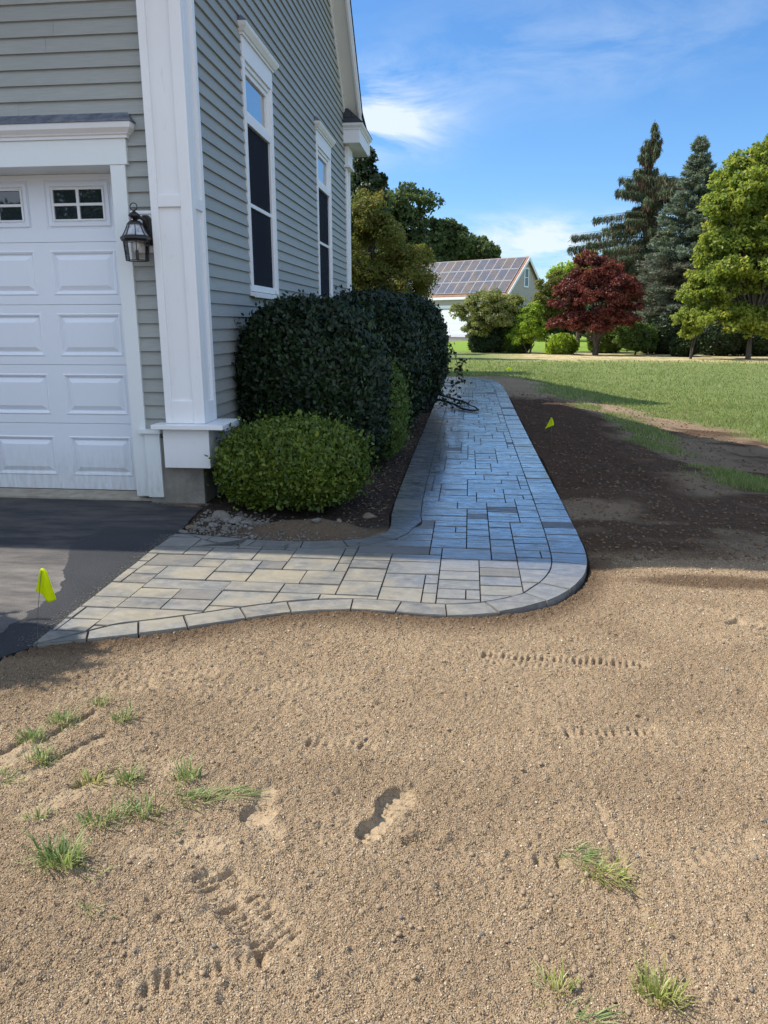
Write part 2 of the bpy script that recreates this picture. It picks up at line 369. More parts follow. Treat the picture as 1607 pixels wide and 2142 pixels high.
# ------------------------------------------------------------------ ground sheet
def axis(segs):
    out = [segs[0][0]]
    for a, b, s0, s1 in segs:
        x = a; 
        n = max(2, int(round((b-a)/((s0+s1)/2)))); q = np.linspace(0, 1, n+1)
        st = s0+(s1-s0)*(q[:-1]+q[1:])/2; st = np.cumsum(st); st = st/st[-1]*(b-a)
        out += list(a+st)
    return np.array(out)
gx = axis([(-400, -40, 60, 12), (-40, -9, 6, 1.2), (-9, -2.4, .5, .06), (-2.4, -1.75, .03, .006), (-1.75, 1.75, .0052, .0052), (1.75, 3.6, .006, .05), (3.6, 8, .06, .3), (8, 40, .6, 4), (40, 400, 12, 60)])
gy = axis([(-60, -4, 12, 1), (-4, .95, .5, .06), (.95, 1.1, .02, .005), (1.1, 2.7, .0048, .0056), (2.7, 4.7, .0065, .011), (4.7, 8, .014, .04), (8, 14, .045, .10), (14, 24, .12, .3), (24, 60, .4, 1.5), (60, 140, 2, 6), (140, 900, 15, 90)])
GX, GY = np.meshgrid(gx, gy)
rng_ = np.random.default_rng(5)
def clods(n, x0, x1, y0, y1, r0, r1, flat, seed):
    g = np.random.default_rng(seed); H = np.zeros_like(GX)
    for _ in range(n):
        cx = g.uniform(x0, x1); cy = g.uniform(y0, y1); r = r0+(r1-r0)*g.random()**3; a = g.uniform(0, 3.14); e = g.uniform(.65, 1.0)
        i0, i1 = np.searchsorted(gx, (cx-r, cx+r)); j0, j1 = np.searchsorted(gy, (cy-r, cy+r))
        if i1-i0 < 1 or j1-j0 < 1: continue
        X = GX[j0:j1, i0:i1]-cx; Y = GY[j0:j1, i0:i1]-cy
        u = X*math.cos(a)+Y*math.sin(a); v = (-X*math.sin(a)+Y*math.cos(a))/e
        q = np.clip(1-(u*u+v*v)/(r*r), 0, 1)
        H[j0:j1, i0:i1] = np.maximum(H[j0:j1, i0:i1], flat*r*np.sqrt(q))
    return H
lm = lawn_mask(GX, GY)
near = sst(7, 4.5, GY)
dO = poly_dist(GX, GY, OUT); dD = poly_dist(GX, GY, DRIVE)
BED = [(-2.08, 5.6), (-1.95, 5.2), (-1.9, 4.7), (-1.81, 4.665), (-1.5, 4.6), (-1.25, 4.56), (-1.0, 4.56), (-.8, 4.6), (-.64, 4.68), (-.5, 4.95), (-.545, 5.4), (-.57, 9.8), (-.58, 17), (-.9, 18.6), (-2.1, 18.6), (-2.1, 13.4)]
dB = poly_dist(GX, GY, BED)
bedm = sst(.03, -.03, dB)
z = base_z(GX, GY)
soft = (1-lm)
rough = np.ones_like(GX); dz = np.zeros_like(GX)
# ---- marks pressed into the soil
def tread(p, q, n, glen, gwid, dep, skew=0.):
    global dz, rough
    ax, ay = p; bx, by = q; L = math.hypot(bx-ax, by-ay); ux, uy = (bx-ax)/L, (by-ay)/L
    u = (GX-ax)*ux+(GY-ay)*uy; v = -(GX-ax)*uy+(GY-ay)*ux
    box = (u > -.03) & (u < L+.03) & (abs(v) < glen*1.6)
    if not box.any(): return
    g = np.random.default_rng(int(abs(ax*1000)+n))
    rough = rough*(1-.3*sst(glen*1.7, glen*.9, abs(v))*(u > -.02)*(u < L+.02)); dz -= .002*sst(glen*1.5, glen*.8, abs(v))*sst(-.03, .02, u)*sst(L+.03, L-.02, u)
    for k in range(n):
        c = L*(k+.5)/n; d = 1.25*dep*g.uniform(.35, 1.1); hl = glen*g.uniform(.7, 1.05); off = g.uniform(-.004, .004)
        uu = u-c-skew*v; dz -= np.where(box, d*np.exp(-(uu/gwid)**2-((v-off)/hl)**4), 0)
tread((.085, 3.01), (.75, 2.965), 25, .035, .0085, .022, .15)
tread((.10, 2.93), (.50, 2.90), 15, .020, .007, .010, .1)
tread((.36, 2.40), (.68, 2.43), 12, .030, .009, .020, .1)
tread((-.52, 2.25), (-.28, 2.25), 8, .028, .009, .018, .1)
tread((-.66, 1.60), (-.40, 1.37), 15, .040, .010, .026, .1)
tread((-.60, 1.62), (-.36, 1.42), 13, .024, .009, .018, .1)
tread((-.66, 1.25), (-.42, 1.36), 12, .028, .009, .020, .1)
tread((.40, 2.02), (.45, 1.58), 13, .010, .012, .016)
tread((.20, 1.74), (.28, 1.74), 3, .026, .009, .020)
tread((1.25, 3.5), (1.9, 3.1), 18, .05, .014, .020, .3)
tread((-.42, 2.72), (-.75, 2.62), 11, .03, .008, .006, .1)
tread((1.05, 3.72), (1.6, 3.25), 22, .04, .011, .010, .2)
tread((1.2, 2.95), (1.75, 2.75), 16, .04, .012, .010, .2)
tread((-1.45, 2.62), (-1.0, 2.72), 16, .04, .010, .008, .1)
tread((-1.5, 2.46), (-1.2, 2.60), 9, .04, .011, .009, .1)
tread((.55, 1.75), (1.0, 1.95), 14, .03, .010, .006, .1)
# boot print: sole and heel pressed in, a lip pushed up on the left
def local(p, q):
    ax, ay = p; L = math.hypot(q[0]-ax, q[1]-ay); ux, uy = (q[0]-ax)/L, (q[1]-ay)/L
    return (GX-ax)*ux+(GY-ay)*uy, (GX-ax)*uy-(GY-ay)*ux
u, v = local((-.262, 1.755), (-.125, 2.075))     # v positive to the right of the walking direction
u = u*1.12+.004; sole = np.minimum(np.hypot((u-.235)/.088, v/.052), np.hypot((u-.070)/.056, v/.037))
waist = np.maximum(abs(u-.13)/.085, abs(v-.004)/.027)
fp = np.minimum(sole, waist)
inside = sst(1.06, .94, fp)
dz -= inside*(.021-.012*sst(-.03, .045, v))
dz += sst(.35, 0, abs(fp-1.14))*.006*(v < 0)
rough *= (1-inside*.85)
tr_ = np.zeros_like(GX)
for k in range(9):
    for m in range(-2, 3):
        cu = .022+k*.034; cv = m*.021+(.010 if k % 2 else 0)
        if .105 < cu < .165: continue
        tr_ = np.maximum(tr_, np.exp(-((u-cu)/.0075)**4-((v-cv)/.0085)**4))
dz -= tr_*.010*inside
# scuff beside the boot print and a half print further left
q = np.hypot((GX+.11)/.050, (GY-1.775)/.022); dz -= .020*sst(1.1, .4, q+.3*(fbm(GX, GY, 60, 2, 3)-.5)); dz += .012*sst(.5, 0, abs(np.hypot((GX+.08)/.06, (GY-1.80)/.026)-.8))
u, v = local((-.565, 1.80), (-.575, 1.99)); q = np.hypot((u-.05)/.05, v/.055); ins2 = sst(1.1, .85, q)
dz -= ins2*.022*sst(-.05, .03, -v+u*.4); rough *= 1-ins2*.8; q = np.maximum(abs(u-.15)/.05, abs(v)/.028); ins2 = sst(1.15, .8, q); dz -= ins2*.012; rough *= 1-ins2*.8
# smooth scraped strips and patches left of the boot print
for p, q2, hw, dp in (((-1.45, 1.80), (-1.19, 2.21), .026, .008), ((-1.50, 1.90), (-1.30, 2.37), .024, .006), ((-1.25, 1.76), (-1.05, 2.0), .03, .003), ((-1.6, 1.75), (-1.42, 2.2), .03, .004)):
    u, v = local(p, q2); L = math.hypot(q2[0]-p[0], q2[1]-p[1])
    ins2 = sst(hw*1.15, hw*.8, abs(v))*sst(-.02, .03, u)*sst(L+.02, L-.03, u)
    dz -= ins2*dp; rough *= 1-ins2*.6
    dz -= .018*np.exp(-((v+hw*1.25)/.009)**2)*sst(L*.45, L*.6, u)*sst(L+.02, L-.01, u)
for cx, cy, ax, ay in ((-.68, 1.71, .11, .045), (-.84, 1.66, .07, .03), (-.52, 1.78, .05, .05), (-.9, 2.05, .05, .05)):
    ins2 = sst(1.1, .6, np.hypot((GX-cx)/ax, (GY-cy)/ay)+.5*(fbm(GX, GY, 14, 3, 9)-.5)); rough *= 1-.5*ins2; dz -= .003*ins2
# faint raked ripples
rip = np.sin((GX*.35+GY*1.0)*2*math.pi/.055+2.5*fbm(GX, GY, 1.2, 2, 21))
ripm = sst(.48, .62, fbm(GX, GY, .9, 2, 31))
dirtfront = near*(1-bedm)
C1 = clods(30000, -1.75, 1.85, 1.05, 4.3, .0045, .010, .65, 1)
C2 = clods(3200, -1.75, 2.2, 1.05, 4.6, .010, .022, .60, 2)
C3 = clods(120, -1.7, 2.4, 1.05, 7.5, .018, .034, .45, 3)
clump = sst(.40, .66, fbm(GX, GY, 2.2, 3, 41))
hgt = (fbm(GX, GY, 1.4, 3, 51)-.5)*.022+(fbm(GX, GY, 11, 4, 61)-.5)*.012+(vn(GX, GY, 70, 71)-.5)*.0055+(vn(GX, GY, 128, 72)-.5)*.0045
hgt = hgt+rip*ripm*.0022
rgh = C1*.8+C2*(.15+.75*clump)+C3*.8
z = z+soft*(dirtfront*(hgt+rgh*rough+dz)+(1-near)*((fbm(GX, GY, 2.5, 6, 81, .62)-.5)*.11))
z = z+lm*((fbm(GX, GY, .9, 4, 91)-.5)*.05)
edge = sst(.35, .0, dO)
z = z-.015*near*(1-bedm)+.006*edge*near*sst(.2, -.4, GX)-.022*edge*(1-bedm)*sst(.1, .6, GX)*near-.012*(1-near)*edge
# planting bed: mulch, a mound at its front and a hollow under the shrubs
z = z+bedm*((fbm(GX, GY, 9, 5, 101)-.5)*.035-.015+.075*np.exp(-((GX+1.15)/.30)**2-((GY-4.82)/.12)**2)+.055*np.exp(-((GX+.88)/.16)**2-((GY-4.86)/.10)**2)-.05*np.exp(-((GX+1.1)/.5)**2-((GY-5.25)/.2)**2))
# nothing sticks through the paving, the drive or the house
z = np.where(dO < .012, -.09+0*z, z); z = np.where(dD < .012, -.09+0*z, z)
z = np.where(poly_dist(GX, GY, HOUSEP) < -.02, -.1, z)
far = sst(44, 50, GY)*sst(.62, .3, fbm(GX, GY, .05, 2, 5))
ny, nx = GX.shape
idx = np.arange(nx*ny).reshape(ny, nx)
F = np.stack([idx[:-1, :-1], idx[:-1, 1:], idx[1:, 1:], idx[1:, :-1]], -1).reshape(-1, 4)
V = np.stack([GX, GY, z], -1).reshape(-1, 3)
damp_shade = np.maximum.reduce([
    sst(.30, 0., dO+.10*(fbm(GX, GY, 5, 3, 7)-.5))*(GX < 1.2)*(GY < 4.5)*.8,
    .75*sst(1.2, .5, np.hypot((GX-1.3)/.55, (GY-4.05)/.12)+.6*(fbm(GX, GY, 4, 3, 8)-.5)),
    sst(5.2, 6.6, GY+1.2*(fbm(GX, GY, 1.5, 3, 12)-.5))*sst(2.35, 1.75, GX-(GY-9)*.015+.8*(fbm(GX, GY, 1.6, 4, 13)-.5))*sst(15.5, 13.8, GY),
    (.35+.6*sst(.45, .62, fbm(GX, GY*1.6, 1.1, 4, 14)))*sst(4.3, 4.7, GY)*sst(14, 12, GY),  # soil within the house shadow darkened in its colour, besides real damp
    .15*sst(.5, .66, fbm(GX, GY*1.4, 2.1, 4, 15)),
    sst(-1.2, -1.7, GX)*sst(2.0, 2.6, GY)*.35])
straw = np.maximum(sst(34, 38, GY+2.5*(fbm(GX, GY, .4, 3, 17)-.5)+.22*np.maximum(GX-5, 0))*sst(47, 44, GY)*sst(0, 4, GX), .0)
me = npmesh('ground', V, F, dict(lawn=lm, bed=bedm, damp_shade=damp_shade, straw=straw, press=1-rough))

t = NT('ground_surface')
co = t.coord(); a_l = t.attr('lawn'); a_b = t.attr('bed'); a_d = t.attr('damp_shade'); a_s = t.attr('straw'); a_p = t.attr('press')
v1 = t.voro(210); v2 = t.voro(95); vc = t.voro(210, None, 'F1', 'Color'); sep = t.n('ShaderNodeSeparateColor'); t.l(vc, sep.inputs[0])
n1_ = t.noise(2.2, 5, .6); n2_ = t.noise(24, 5, .65); n3 = t.noise(480, 3, .7)
soil = t.mix(t.rng(n1_, .35, .68), (.335, .240, .146), (.43, .317, .20))
soil = t.mix(t.rng(n2_, .3, .72, 0, .45), soil, (.30, .22, .138))
soil = t.mix(t.rng(sep.outputs[0], .80, 1, 0, .45), soil, (.62, .51, .37))
soil = t.mix(t.rng(sep.outputs[1], .82, 1, 0, .6), soil, (.14, .10, .075))
soil = t.mix(t.rng(n3, .35, .7, 0, .35), soil, (.25, .18, .115))
soil = t.mix(t.math('MULTIPLY', a_p, .5), soil, (.43, .335, .215))
damp_shade_col = t.mix(t.rng(n2_, .3, .7), (.060, .034, .020), (.12, .072, .042))  # brown shared by damp soil and the painted house shade
soil = t.mix(a_d, soil, damp_shade_col)
bedc = t.mix(t.rng(t.noise(30, 6, .7), .35, .65), (.022, .017, .014), (.085, .062, .046))
mnd = t.n('ShaderNodeSeparateXYZ'); t.l(co, mnd.inputs[0])
mm = t.math('MULTIPLY', t.rng(t.math('ADD', mnd.outputs[1], t.math('MULTIPLY', n2_, .25)), 5.15, 4.95), t.rng(mnd.outputs[0], -1.75, -1.35))
bedc = t.mix(t.math('MULTIPLY', mm, .85), bedc, (.16, .115, .075))
bedc = t.mix(t.rng(t.voro(70), .12, .05, 0, .5), bedc, (.28, .27, .25))
g1 = t.noise(.7, 5, .6); g2 = t.noise(18, 4, .7, t.coord((1, .35, 1)))
gr = t.mix(t.rng(g1, .35, .66), (.10, .155, .035), (.17, .21, .065))
gr = t.mix(t.rng(g2, .35, .7, 0, .6), gr, (.28, .29, .13))
gr = t.mix(t.math('MULTIPLY', a_s, t.rng(t.noise(1.6, 5, .65, t.coord((1, 2.4, 1))), .36, .56)), gr, (.60, .47, .27))
farn = t.n('ShaderNodeTexWave'); farn.inputs['Scale'].default_value = .28; farn.inputs['Distortion'].default_value = 1.2; t.l(t.coord((1, 1, 1), 'Object', (0, 0, .9)), farn.inputs[0])
fm = t.rng(mnd.outputs[1], 46, 49)
gr = t.mix(fm, gr, t.mix(farn.outputs[1], (.14, .24, .03), (.25, .34, .06)))
c = t.mix(a_b, soil, bedc); c = t.mix(a_l, c, gr)
hh = t.math('ADD', t.math('MULTIPLY', v1, -1.0), t.math('MULTIPLY', v2, -.9)); hh = t.math('ADD', hh, t.math('MULTIPLY', n3, .35))
dist = t.math('MULTIPLY', t.math('SUBTRACT', 1.0, t.math('MULTIPLY', a_p, .85)), hh)
M['ground'] = t.end(t.prin(c, .95, .12, 0, t.bump(dist, 1.0, .0050, t.bump(t.math('ADD', t.noise(11, 6, .7), t.math('MULTIPLY', t.voro(26), -.5)), .75, .030))))
ground = fin('ground', me, M['ground'], smooth=True); tag(ground, kind='structure')

def gz(x, y):
    i = min(max(int(np.searchsorted(gx, x)), 1), nx-1); j = min(max(int(np.searchsorted(gy, y)), 1), ny-1)
    return float(z[j, i])

# ------------------------------------------------------------------ asphalt driveway
def sheet(name, poly, ztop, step, mat, zf=None, thick=.08, loc=None):
    xs = [p[0] for p in poly]; ys = [p[1] for p in poly]
    bm = MB(); n = len(poly)
    bm.v = [(x, y, ztop) for x, y in poly]+[(x, y, ztop-thick) for x, y in poly]
    bm.f = [tuple(range(n))]+[(i, n+i, n+(i+1) % n, (i+1) % n) for i in range(n)]; bm.mi = [0]*(n+1)
    return bm
pl = []
def resample(pts, step, jit, seed, skip=()):
    g = random.Random(seed); out = []
    for i, p in enumerate(pts):
        q = pts[(i+1) % len(pts)]; L = math.hypot(q[0]-p[0], q[1]-p[1]); n = max(1, int(L/step)) if L < 8 else 1
        for k in range(n):
            j = jit if (k > 0 and i not in skip) else 0
            out.append((p[0]+(q[0]-p[0])*k/n+g.uniform(-j, j), p[1]+(q[1]-p[1])*k/n+g.uniform(-j, j)))
    return out
db = sheet('driveway', resample(DRIVE, .03, .006, 3, skip=(0,)), -.012, 0, None)
t = NT('asphalt'); sx = t.n('ShaderNodeSeparateXYZ'); t.l(t.coord(), sx.inputs[0])
nn = t.noise(3.2, 5, .6); agg = t.voro(170); n_ = t.noise(330, 3, .7); st_ = t.noise(2.6, 7, .65, t.coord((1, 3.2, 1), 'Object', (0, 0, .25)))
edge_ = t.math('ADD', sx.outputs[0], t.math('MULTIPLY', t.math('SUBTRACT', nn, .5), .22))
wid = t.rng(sx.outputs[1], 3.55, 4.35, -2.10, -2.48)
fresh = t.math('GREATER_THAN', edge_, wid); cut = t.rng(sx.outputs[1], 4.9, 4.72); fresh = t.math('MULTIPLY', fresh, cut)
old = t.mix(t.rng(st_, .40, .70), (.034, .034, .039), (.10, .09, .082))
old = t.mix(t.rng(sx.outputs[1], 4.4, 3.9, 0, .6), old, t.mix(t.rng(st_, .3, .65), (.09, .083, .075), (.25, .225, .20)))
new = t.mix(t.rng(nn, .3, .7), (.014, .016, .020), (.026, .028, .033))
spk = t.rng(t.voro(75), .10, .05, 0, .85); spn = t.rng(t.noise(5, 3, .6), .45, .65)
c = t.mix(fresh, old, new); c = t.mix(t.math('MULTIPLY', spk, spn), c, (.42, .41, .38))
c = t.mix(t.rng(agg, .28, .0, 0, .55), c, (.15, .145, .135))
M['asphalt'] = t.end(t.prin(c, t.mix(fresh, (.85,)*3, (.6,)*3), .3, 0, t.bump(t.math('ADD', agg, n_), .6, .004)))
drive = obj('driveway', db, M['asphalt']); tag(drive, kind='structure')
# stones of broken edge along the paving are part of the gravel below

# ------------------------------------------------------------------ paved path
def inset(poly, d):
    n = len(poly); out = []
    for i in range(n):
        p0 = Vector(poly[i-1]); p1 = Vector(poly[i]); p2 = Vector(poly[(i+1) % n])
        a = (p1-p0).normalized(); b = (p2-p1).normalized(); na = Vector((-a.y, a.x)); nb = Vector((-b.y, b.x))
        m = (na+nb); m = m/max(m.length_squared, .8)*2 if m.length > .3 else na
        m = m.normalized()/max(.55, m.normalized().dot(na))
        out.append((p1.x+m.x*d, p1.y+m.y*d))
    return out
def dense(poly, step):
    out = []
    for i, p in enumerate(poly):
        q = poly[(i+1) % len(poly)]; L = math.hypot(q[0]-p[0], q[1]-p[1]); n = max(1, int(round(L/step)))
        for k in range(n): out.append((p[0]+(q[0]-p[0])*k/n, p[1]+(q[1]-p[1])*k/n))
    return out
def chaikin(poly, keep):
    out = []
    n = len(poly)
    for i, p in enumerate(poly):
        q = poly[(i+1) % n]; o = poly[i-1]
        if i in keep: out.append(p); continue
        out.append((p[0]*.75+o[0]*.25, p[1]*.75+o[1]*.25)) if (i-1) % n not in keep or True else None
        out.append((p[0]*.75+q[0]*.25, p[1]*.75+q[1]*.25))
    return out
OUTS = chaikin(OUT, {0, len(OUT)-1})
def clip_rect(poly, x0, x1, y0, y1):
    def cl(P, f, inter):
        out = []
        for i in range(len(P)):
            a, b = P[i-1], P[i]; fa, fb = f(a), f(b)
            if fb >= 0:
                if fa < 0: out.append(inter(a, b))
                out.append(b)
            elif fa >= 0: out.append(inter(a, b))
        return out
    def ix(c): return lambda a, b: (c, a[1]+(b[1]-a[1])*(c-a[0])/(b[0]-a[0]))
    def iy(c): return lambda a, b: (a[0]+(b[0]-a[0])*(c-a[1])/(b[1]-a[1]), c)
    P = cl(poly, lambda p: p[0]-x0, ix(x0)); P = cl(P, lambda p: x1-p[0], ix(x1)) if P else P
    P = cl(P, lambda p: p[1]-y0, iy(y0)) if P else P; P = cl(P, lambda p: y1-p[1], iy(y1)) if P else P
    Q = []
    for p in P:
        if not Q or math.hypot(p[0]-Q[-1][0], p[1]-Q[-1][1]) > .002: Q.append(p)
    if len(Q) > 2 and math.hypot(Q[0][0]-Q[-1][0], Q[0][1]-Q[-1][1]) < .002: Q.pop()
    return Q
def area(P): return .5*sum(P[i-1][0]*P[i][1]-P[i][0]*P[i-1][1] for i in range(len(P)))
BW = .185
inner = inset(OUTS, BW)
pm = MB(); rp = random.Random(8)
def paver(poly, gap=.005):
    q_ = []
    for p in poly:
        if not q_ or math.hypot(p[0]-q_[-1][0], p[1]-q_[-1][1]) > .007: q_.append(p)
    if len(q_) > 2 and math.hypot(q_[0][0]-q_[-1][0], q_[0][1]-q_[-1][1]) < .007: q_.pop()
    poly = q_
    if len(poly) < 3: return
    if area(poly) < 0: poly = poly[::-1]
    if area(poly) < .0005: return
    n = len(poly); dz_ = rp.uniform(-.0022, .0022); tx = rp.uniform(-.009, .009); ty = rp.uniform(-.010, .010)
    cx = sum(p[0] for p in poly)/n; cy = sum(p[1] for p in poly)/n
    def shr(d):
        # courses that run across the path have the wider, sand-filled joints
        out = []
        for i in range(n):
            p0 = Vector(poly[i-1]); p1 = Vector(poly[i]); p2 = Vector(poly[(i+1) % n])
            a = (p1-p0).normalized(); b = (p2-p1).normalized(); na = Vector((-a.y, a.x)); nb = Vector((-b.y, b.x))
            da = d*(.42+.48*abs(a.x)); db_ = d*(.42+.48*abs(b.x)); det = na.x*nb.y-na.y*nb.x
            if abs(det) > .25: out.append((p1.x+(da*nb.y-db_*na.y)/det, p1.y+(db_*na.x-da*nb.x)/det))
            else: out.append((p1.x+na.x*da, p1.y+na.y*da))
        return out
    A = shr(gap); B = shr(gap+.004)
    zt = lambda x, y: dz_+(x-cx)*tx+(y-cy)*ty
    v = [(x, y, zt(x, y)) for x, y in B]+[(x, y, zt(x, y)-.0045) for x, y in A]+[(x, y, -.06) for x, y in A]
    fs = [tuple(range(n))]
    for i in range(n):
        j = (i+1) % n; fs.append((n+i, 2*n+i, 2*n+j, n+j))
    pm.add(v, fs, 0)
    pm.add(v[:2*n], [(i, n+i, n+(i+1) % n, (i+1) % n) for i in range(n)], 2)
# border course: walk along the outline
dn = dense(OUTS, .02); dni = []
def bwid(p):
    x, y = p
    if x < -1.84: return .0
    if x < -1.55: return .15*(x+1.84)/.29
    if y > 5.0: return .215
    if x > .45: return .17+.045*min(1, max(0, (y-3.7)/.8))
    return .150
w1_ = inset(dn, 1.0); di_ = [(p[0]+(q[0]-p[0])*bwid(p), p[1]+(q[1]-p[1])*bwid(p)) for p, q in zip(dn, w1_)]
NB = len(dn); i = 0
# smooth the inner line of the border
for _ in range(6):
    di_ = [di_[k] if bwid(dn[k]) < .02 else ((di_[k-1][0]+di_[k][0]*2+di_[(k+1) % NB][0])/4, (di_[k-1][1]+di_[k][1]*2+di_[(k+1) % NB][1])/4) for k in range(NB)]
while i < NB:
    L = rp.choice([.22, .26, .30]) if dn[i][1] < 4.7 else rp.choice([.15, .15, .2, .23])
    st = int(round(L/.02)); 
    if NB-(i+st) < 6: st = NB-i
    ks = [i, i+st//2, i+st] if st > 8 else [i, i+st]
    a = [dn[k % NB] for k in ks]; b = [di_[k % NB] for k in ks]
    if max(bwid(q) for q in a) > .012: paver(a+b[::-1])
    i += st
# field: random ashlar on a 7.6 cm grid, clipped by the inner line
inner = [di_[k] for k in range(0, NB, 3)]
U = .0742
x0g, y0g = -.357-24*.0742, 2.8; NXg = int(3.2/U); NYg = int(17.6/U)
occ = np.zeros((NYg, NXg), bool)
sizes = [((4, 3), 3.0), ((6, 3), 2.4), ((3, 3), 1.6), ((4, 2), 2.2), ((6, 2), 1.6), ((3, 2), 1.6), ((2, 2), .9)]
for j in range(0, NYg):
    for i in range(0, NXg):
        if occ[j, i]: continue
        opts = []
        for (sw, sh), wt in sizes:
            if y0g+j*U > 4.9 and sh == 2: wt *= 1.8
            if i+sw <= NXg and j+sh <= NYg and not occ[j:j+sh, i:i+sw].any(): opts.append(((sw, sh), wt))
        if not opts:
            sw = 1
            while i+sw < NXg and not occ[j, i+sw] and sw < 3: sw += 1
            sh = 1
            if j+1 < NYg and not occ[j+1, i:i+sw].any(): sh = 2
        else:
            sw, sh = rp.choices([o[0] for o in opts], [o[1] for o in opts])[0]
        occ[j:j+sh, i:i+sw] = True
        X0, Y0 = x0g+i*U, y0g+j*U
        cxm, cym = X0+sw*U/2, Y0+sh*U/2
        P = clip_rect(inner, X0, X0+sw*U, Y0, Y0+sh*U)
        if len(P) >= 3: paver(P, .0055)
# bedding under the joints
bi = inset(OUTS, .012); nb_ = len(bi)
pm.add([(x, y, -.0105) for x, y in bi], [tuple(range(nb_))], 1)
t = NT('stone_pavers'); isl = t.island(); co = t.coord()
slate = t.noise(7, 7, .62, t.coord((1, 3.2, 1), 'Object', (0, 0, .5)), .8); fine = t.noise(70, 4, .65); big = t.noise(1.1, 3, .5)
sx = t.n('ShaderNodeSeparateXYZ'); t.l(co, sx.inputs[0])
c = t.ramp(isl, [(0, (.085, .088, .09)), (.25, (.125, .127, .125)), (.5, (.17, .168, .152)), (.72, (.13, .137, .145)), (.86, (.215, .195, .145)), (1, (.17, .16, .145))])
c = t.mix(t.rng(slate, .33, .68, 0, .6), c, (.25, .238, .215))
c = t.mix(t.rng(t.noise(5, 6, .7, t.coord((1, 2.2, 1))), .50, .72, 0, .6), c, (.09, .088, .082))
tan = t.math('MULTIPLY', t.rng(sx.outputs[0], .1, -.5), t.rng(sx.outputs[1], 4.6, 4.2)); tan = t.math('MULTIPLY', tan, t.rng(t.noise(4.5, 3, .6), .40, .62))
c = t.mix(t.math('MULTIPLY', tan, .45), c, (.36, .30, .19))
c = t.mix(t.rng(fine, .60, .78, 0, .3), c, (.42, .40, .37))
dust = t.math('MULTIPLY', t.rng(sx.outputs[1], 4.9, 4.0), t.rng(t.noise(16, 6, .7), .45, .70)); c = t.mix(t.math('MULTIPLY', dust, .35), c, (.40, .37, .31))
darkp = t.math('GREATER_THAN', t.math('FRACT', t.math('MULTIPLY', isl, 37.7)), .955); c = t.mix(t.math('MULTIPLY', darkp, .55), c, (.10, .10, .10))
wet = t.math('MULTIPLY', t.rng(sx.outputs[1], 3.5, 4.9), t.rng(sx.outputs[0], -1.1, -.3)); rg = t.math('SUBTRACT', .55, t.math('MULTIPLY', wet, .20)); rg = t.math('ADD', rg, t.math('MULTIPLY', darkp, .3)); rg = t.math('ADD', rg, t.math('MULTIPLY', t.math('SUBTRACT', fine, .5), .25))
hh = t.math('ADD', slate, t.math('MULTIPLY', fine, .16))
c = t.mix(t.math('MULTIPLY', wet, .25), c, (.12, .13, .15))
nb1 = t.bump(hh, .55, .012); nb2 = t.bump(t.math('ADD', slate, t.math('MULTIPLY', t.noise(26, 5, .6, t.coord((1, 4, 1))), .6)), .14, .008)
streak = t.rng(t.noise(7, 6, .68, t.coord((1.1, 6.0, 1), 'Object', (0, 0, .12)), .9), .43, .56, .28, 1.0)
perst = t.rng(t.math('FRACT', t.math('MULTIPLY', isl, 17.3)), 0, 1, .78, 1.0)
film = t.math('SUBTRACT', t.math('MULTIPLY', t.math('MULTIPLY', wet, streak), perst), t.math('MULTIPLY', darkp, .6), True)
fr_ = t.n('ShaderNodeFresnel'); fr_.inputs['IOR'].default_value = 1.9
gl = t.n('ShaderNodeBsdfGlossy'); gl.inputs['Roughness'].default_value = .13; t.l(nb2, gl.inputs['Normal'])
mx = t.n('ShaderNodeMixShader'); t.l(t.math('MULTIPLY', t.math('MULTIPLY', fr_.outputs[0], 2.5, True), film), mx.inputs[0])
t.l(t.prin(c, rg, .4, 0, nb1), mx.inputs[1]); t.l(gl.outputs[0], mx.inputs[2])
M['paver'] = t.end(mx.outputs[0])
M['joint'] = simple('joint_sand', (.035, .032, .03), .95, .1, 0, .3, 30)
M['rim'] = simple('stained_stone_rim', (.11, .105, .095), .8, .3, 0, .35, 20)
path = obj('path', pm, [M['paver'], M['joint'], M['rim']]); tag(path, kind='structure')
# ------------------------------------------------------------------ the house with the garage
XW, YF, YB = -2.08, 5.60, 13.45
house = thing('house', 'grey clapboard garage wing with white trim, nearest building on the left', 'house', (XW, YF, 0))
EXP = .1015
def zr(y): return 4.63+(3.55-abs(y-9.5))            # underside of the roof at the gable wall
rs = random.Random(21)
# front wall boards (face -Y)
mb = MB()
for k in range(0, 40):
    z0 = .545+k*EXP; z1 = z0+EXP
    if z0 > 4.35: break
    spans = []
    if z1 <= 2.46: spans = [(-2.47, -2.20)]
    elif z0 < 2.75: spans = [(-2.47, -2.20)]
    else: spans = [(-8.9, -2.20)]
    if 1.86 < z0+.05 < 2.14: spans = [(-2.47, -2.43)]
    for a, b in spans:
        cuts = [a]
        if b-a > 2:
            x = b-rs.uniform(.6, 3.2)
            while x > a+.5: cuts.append(x); x -= rs.uniform(1.6, 3.6)
        cuts = sorted(cuts+[b])
        for p, q in zip(cuts, cuts[1:]):
            q_ = q-.0015 if q < b else q
            mb.add([(p, YF-.023, z0), (q_, YF-.023, z0), (q_, YF-.004, z1+.004), (p, YF-.004, z1+.004), (p, YF+.01, z0), (q_, YF+.01, z0)], [(0, 1, 2, 3), (4, 5, 1, 0)])
obj('siding', mb, M['siding'], house)
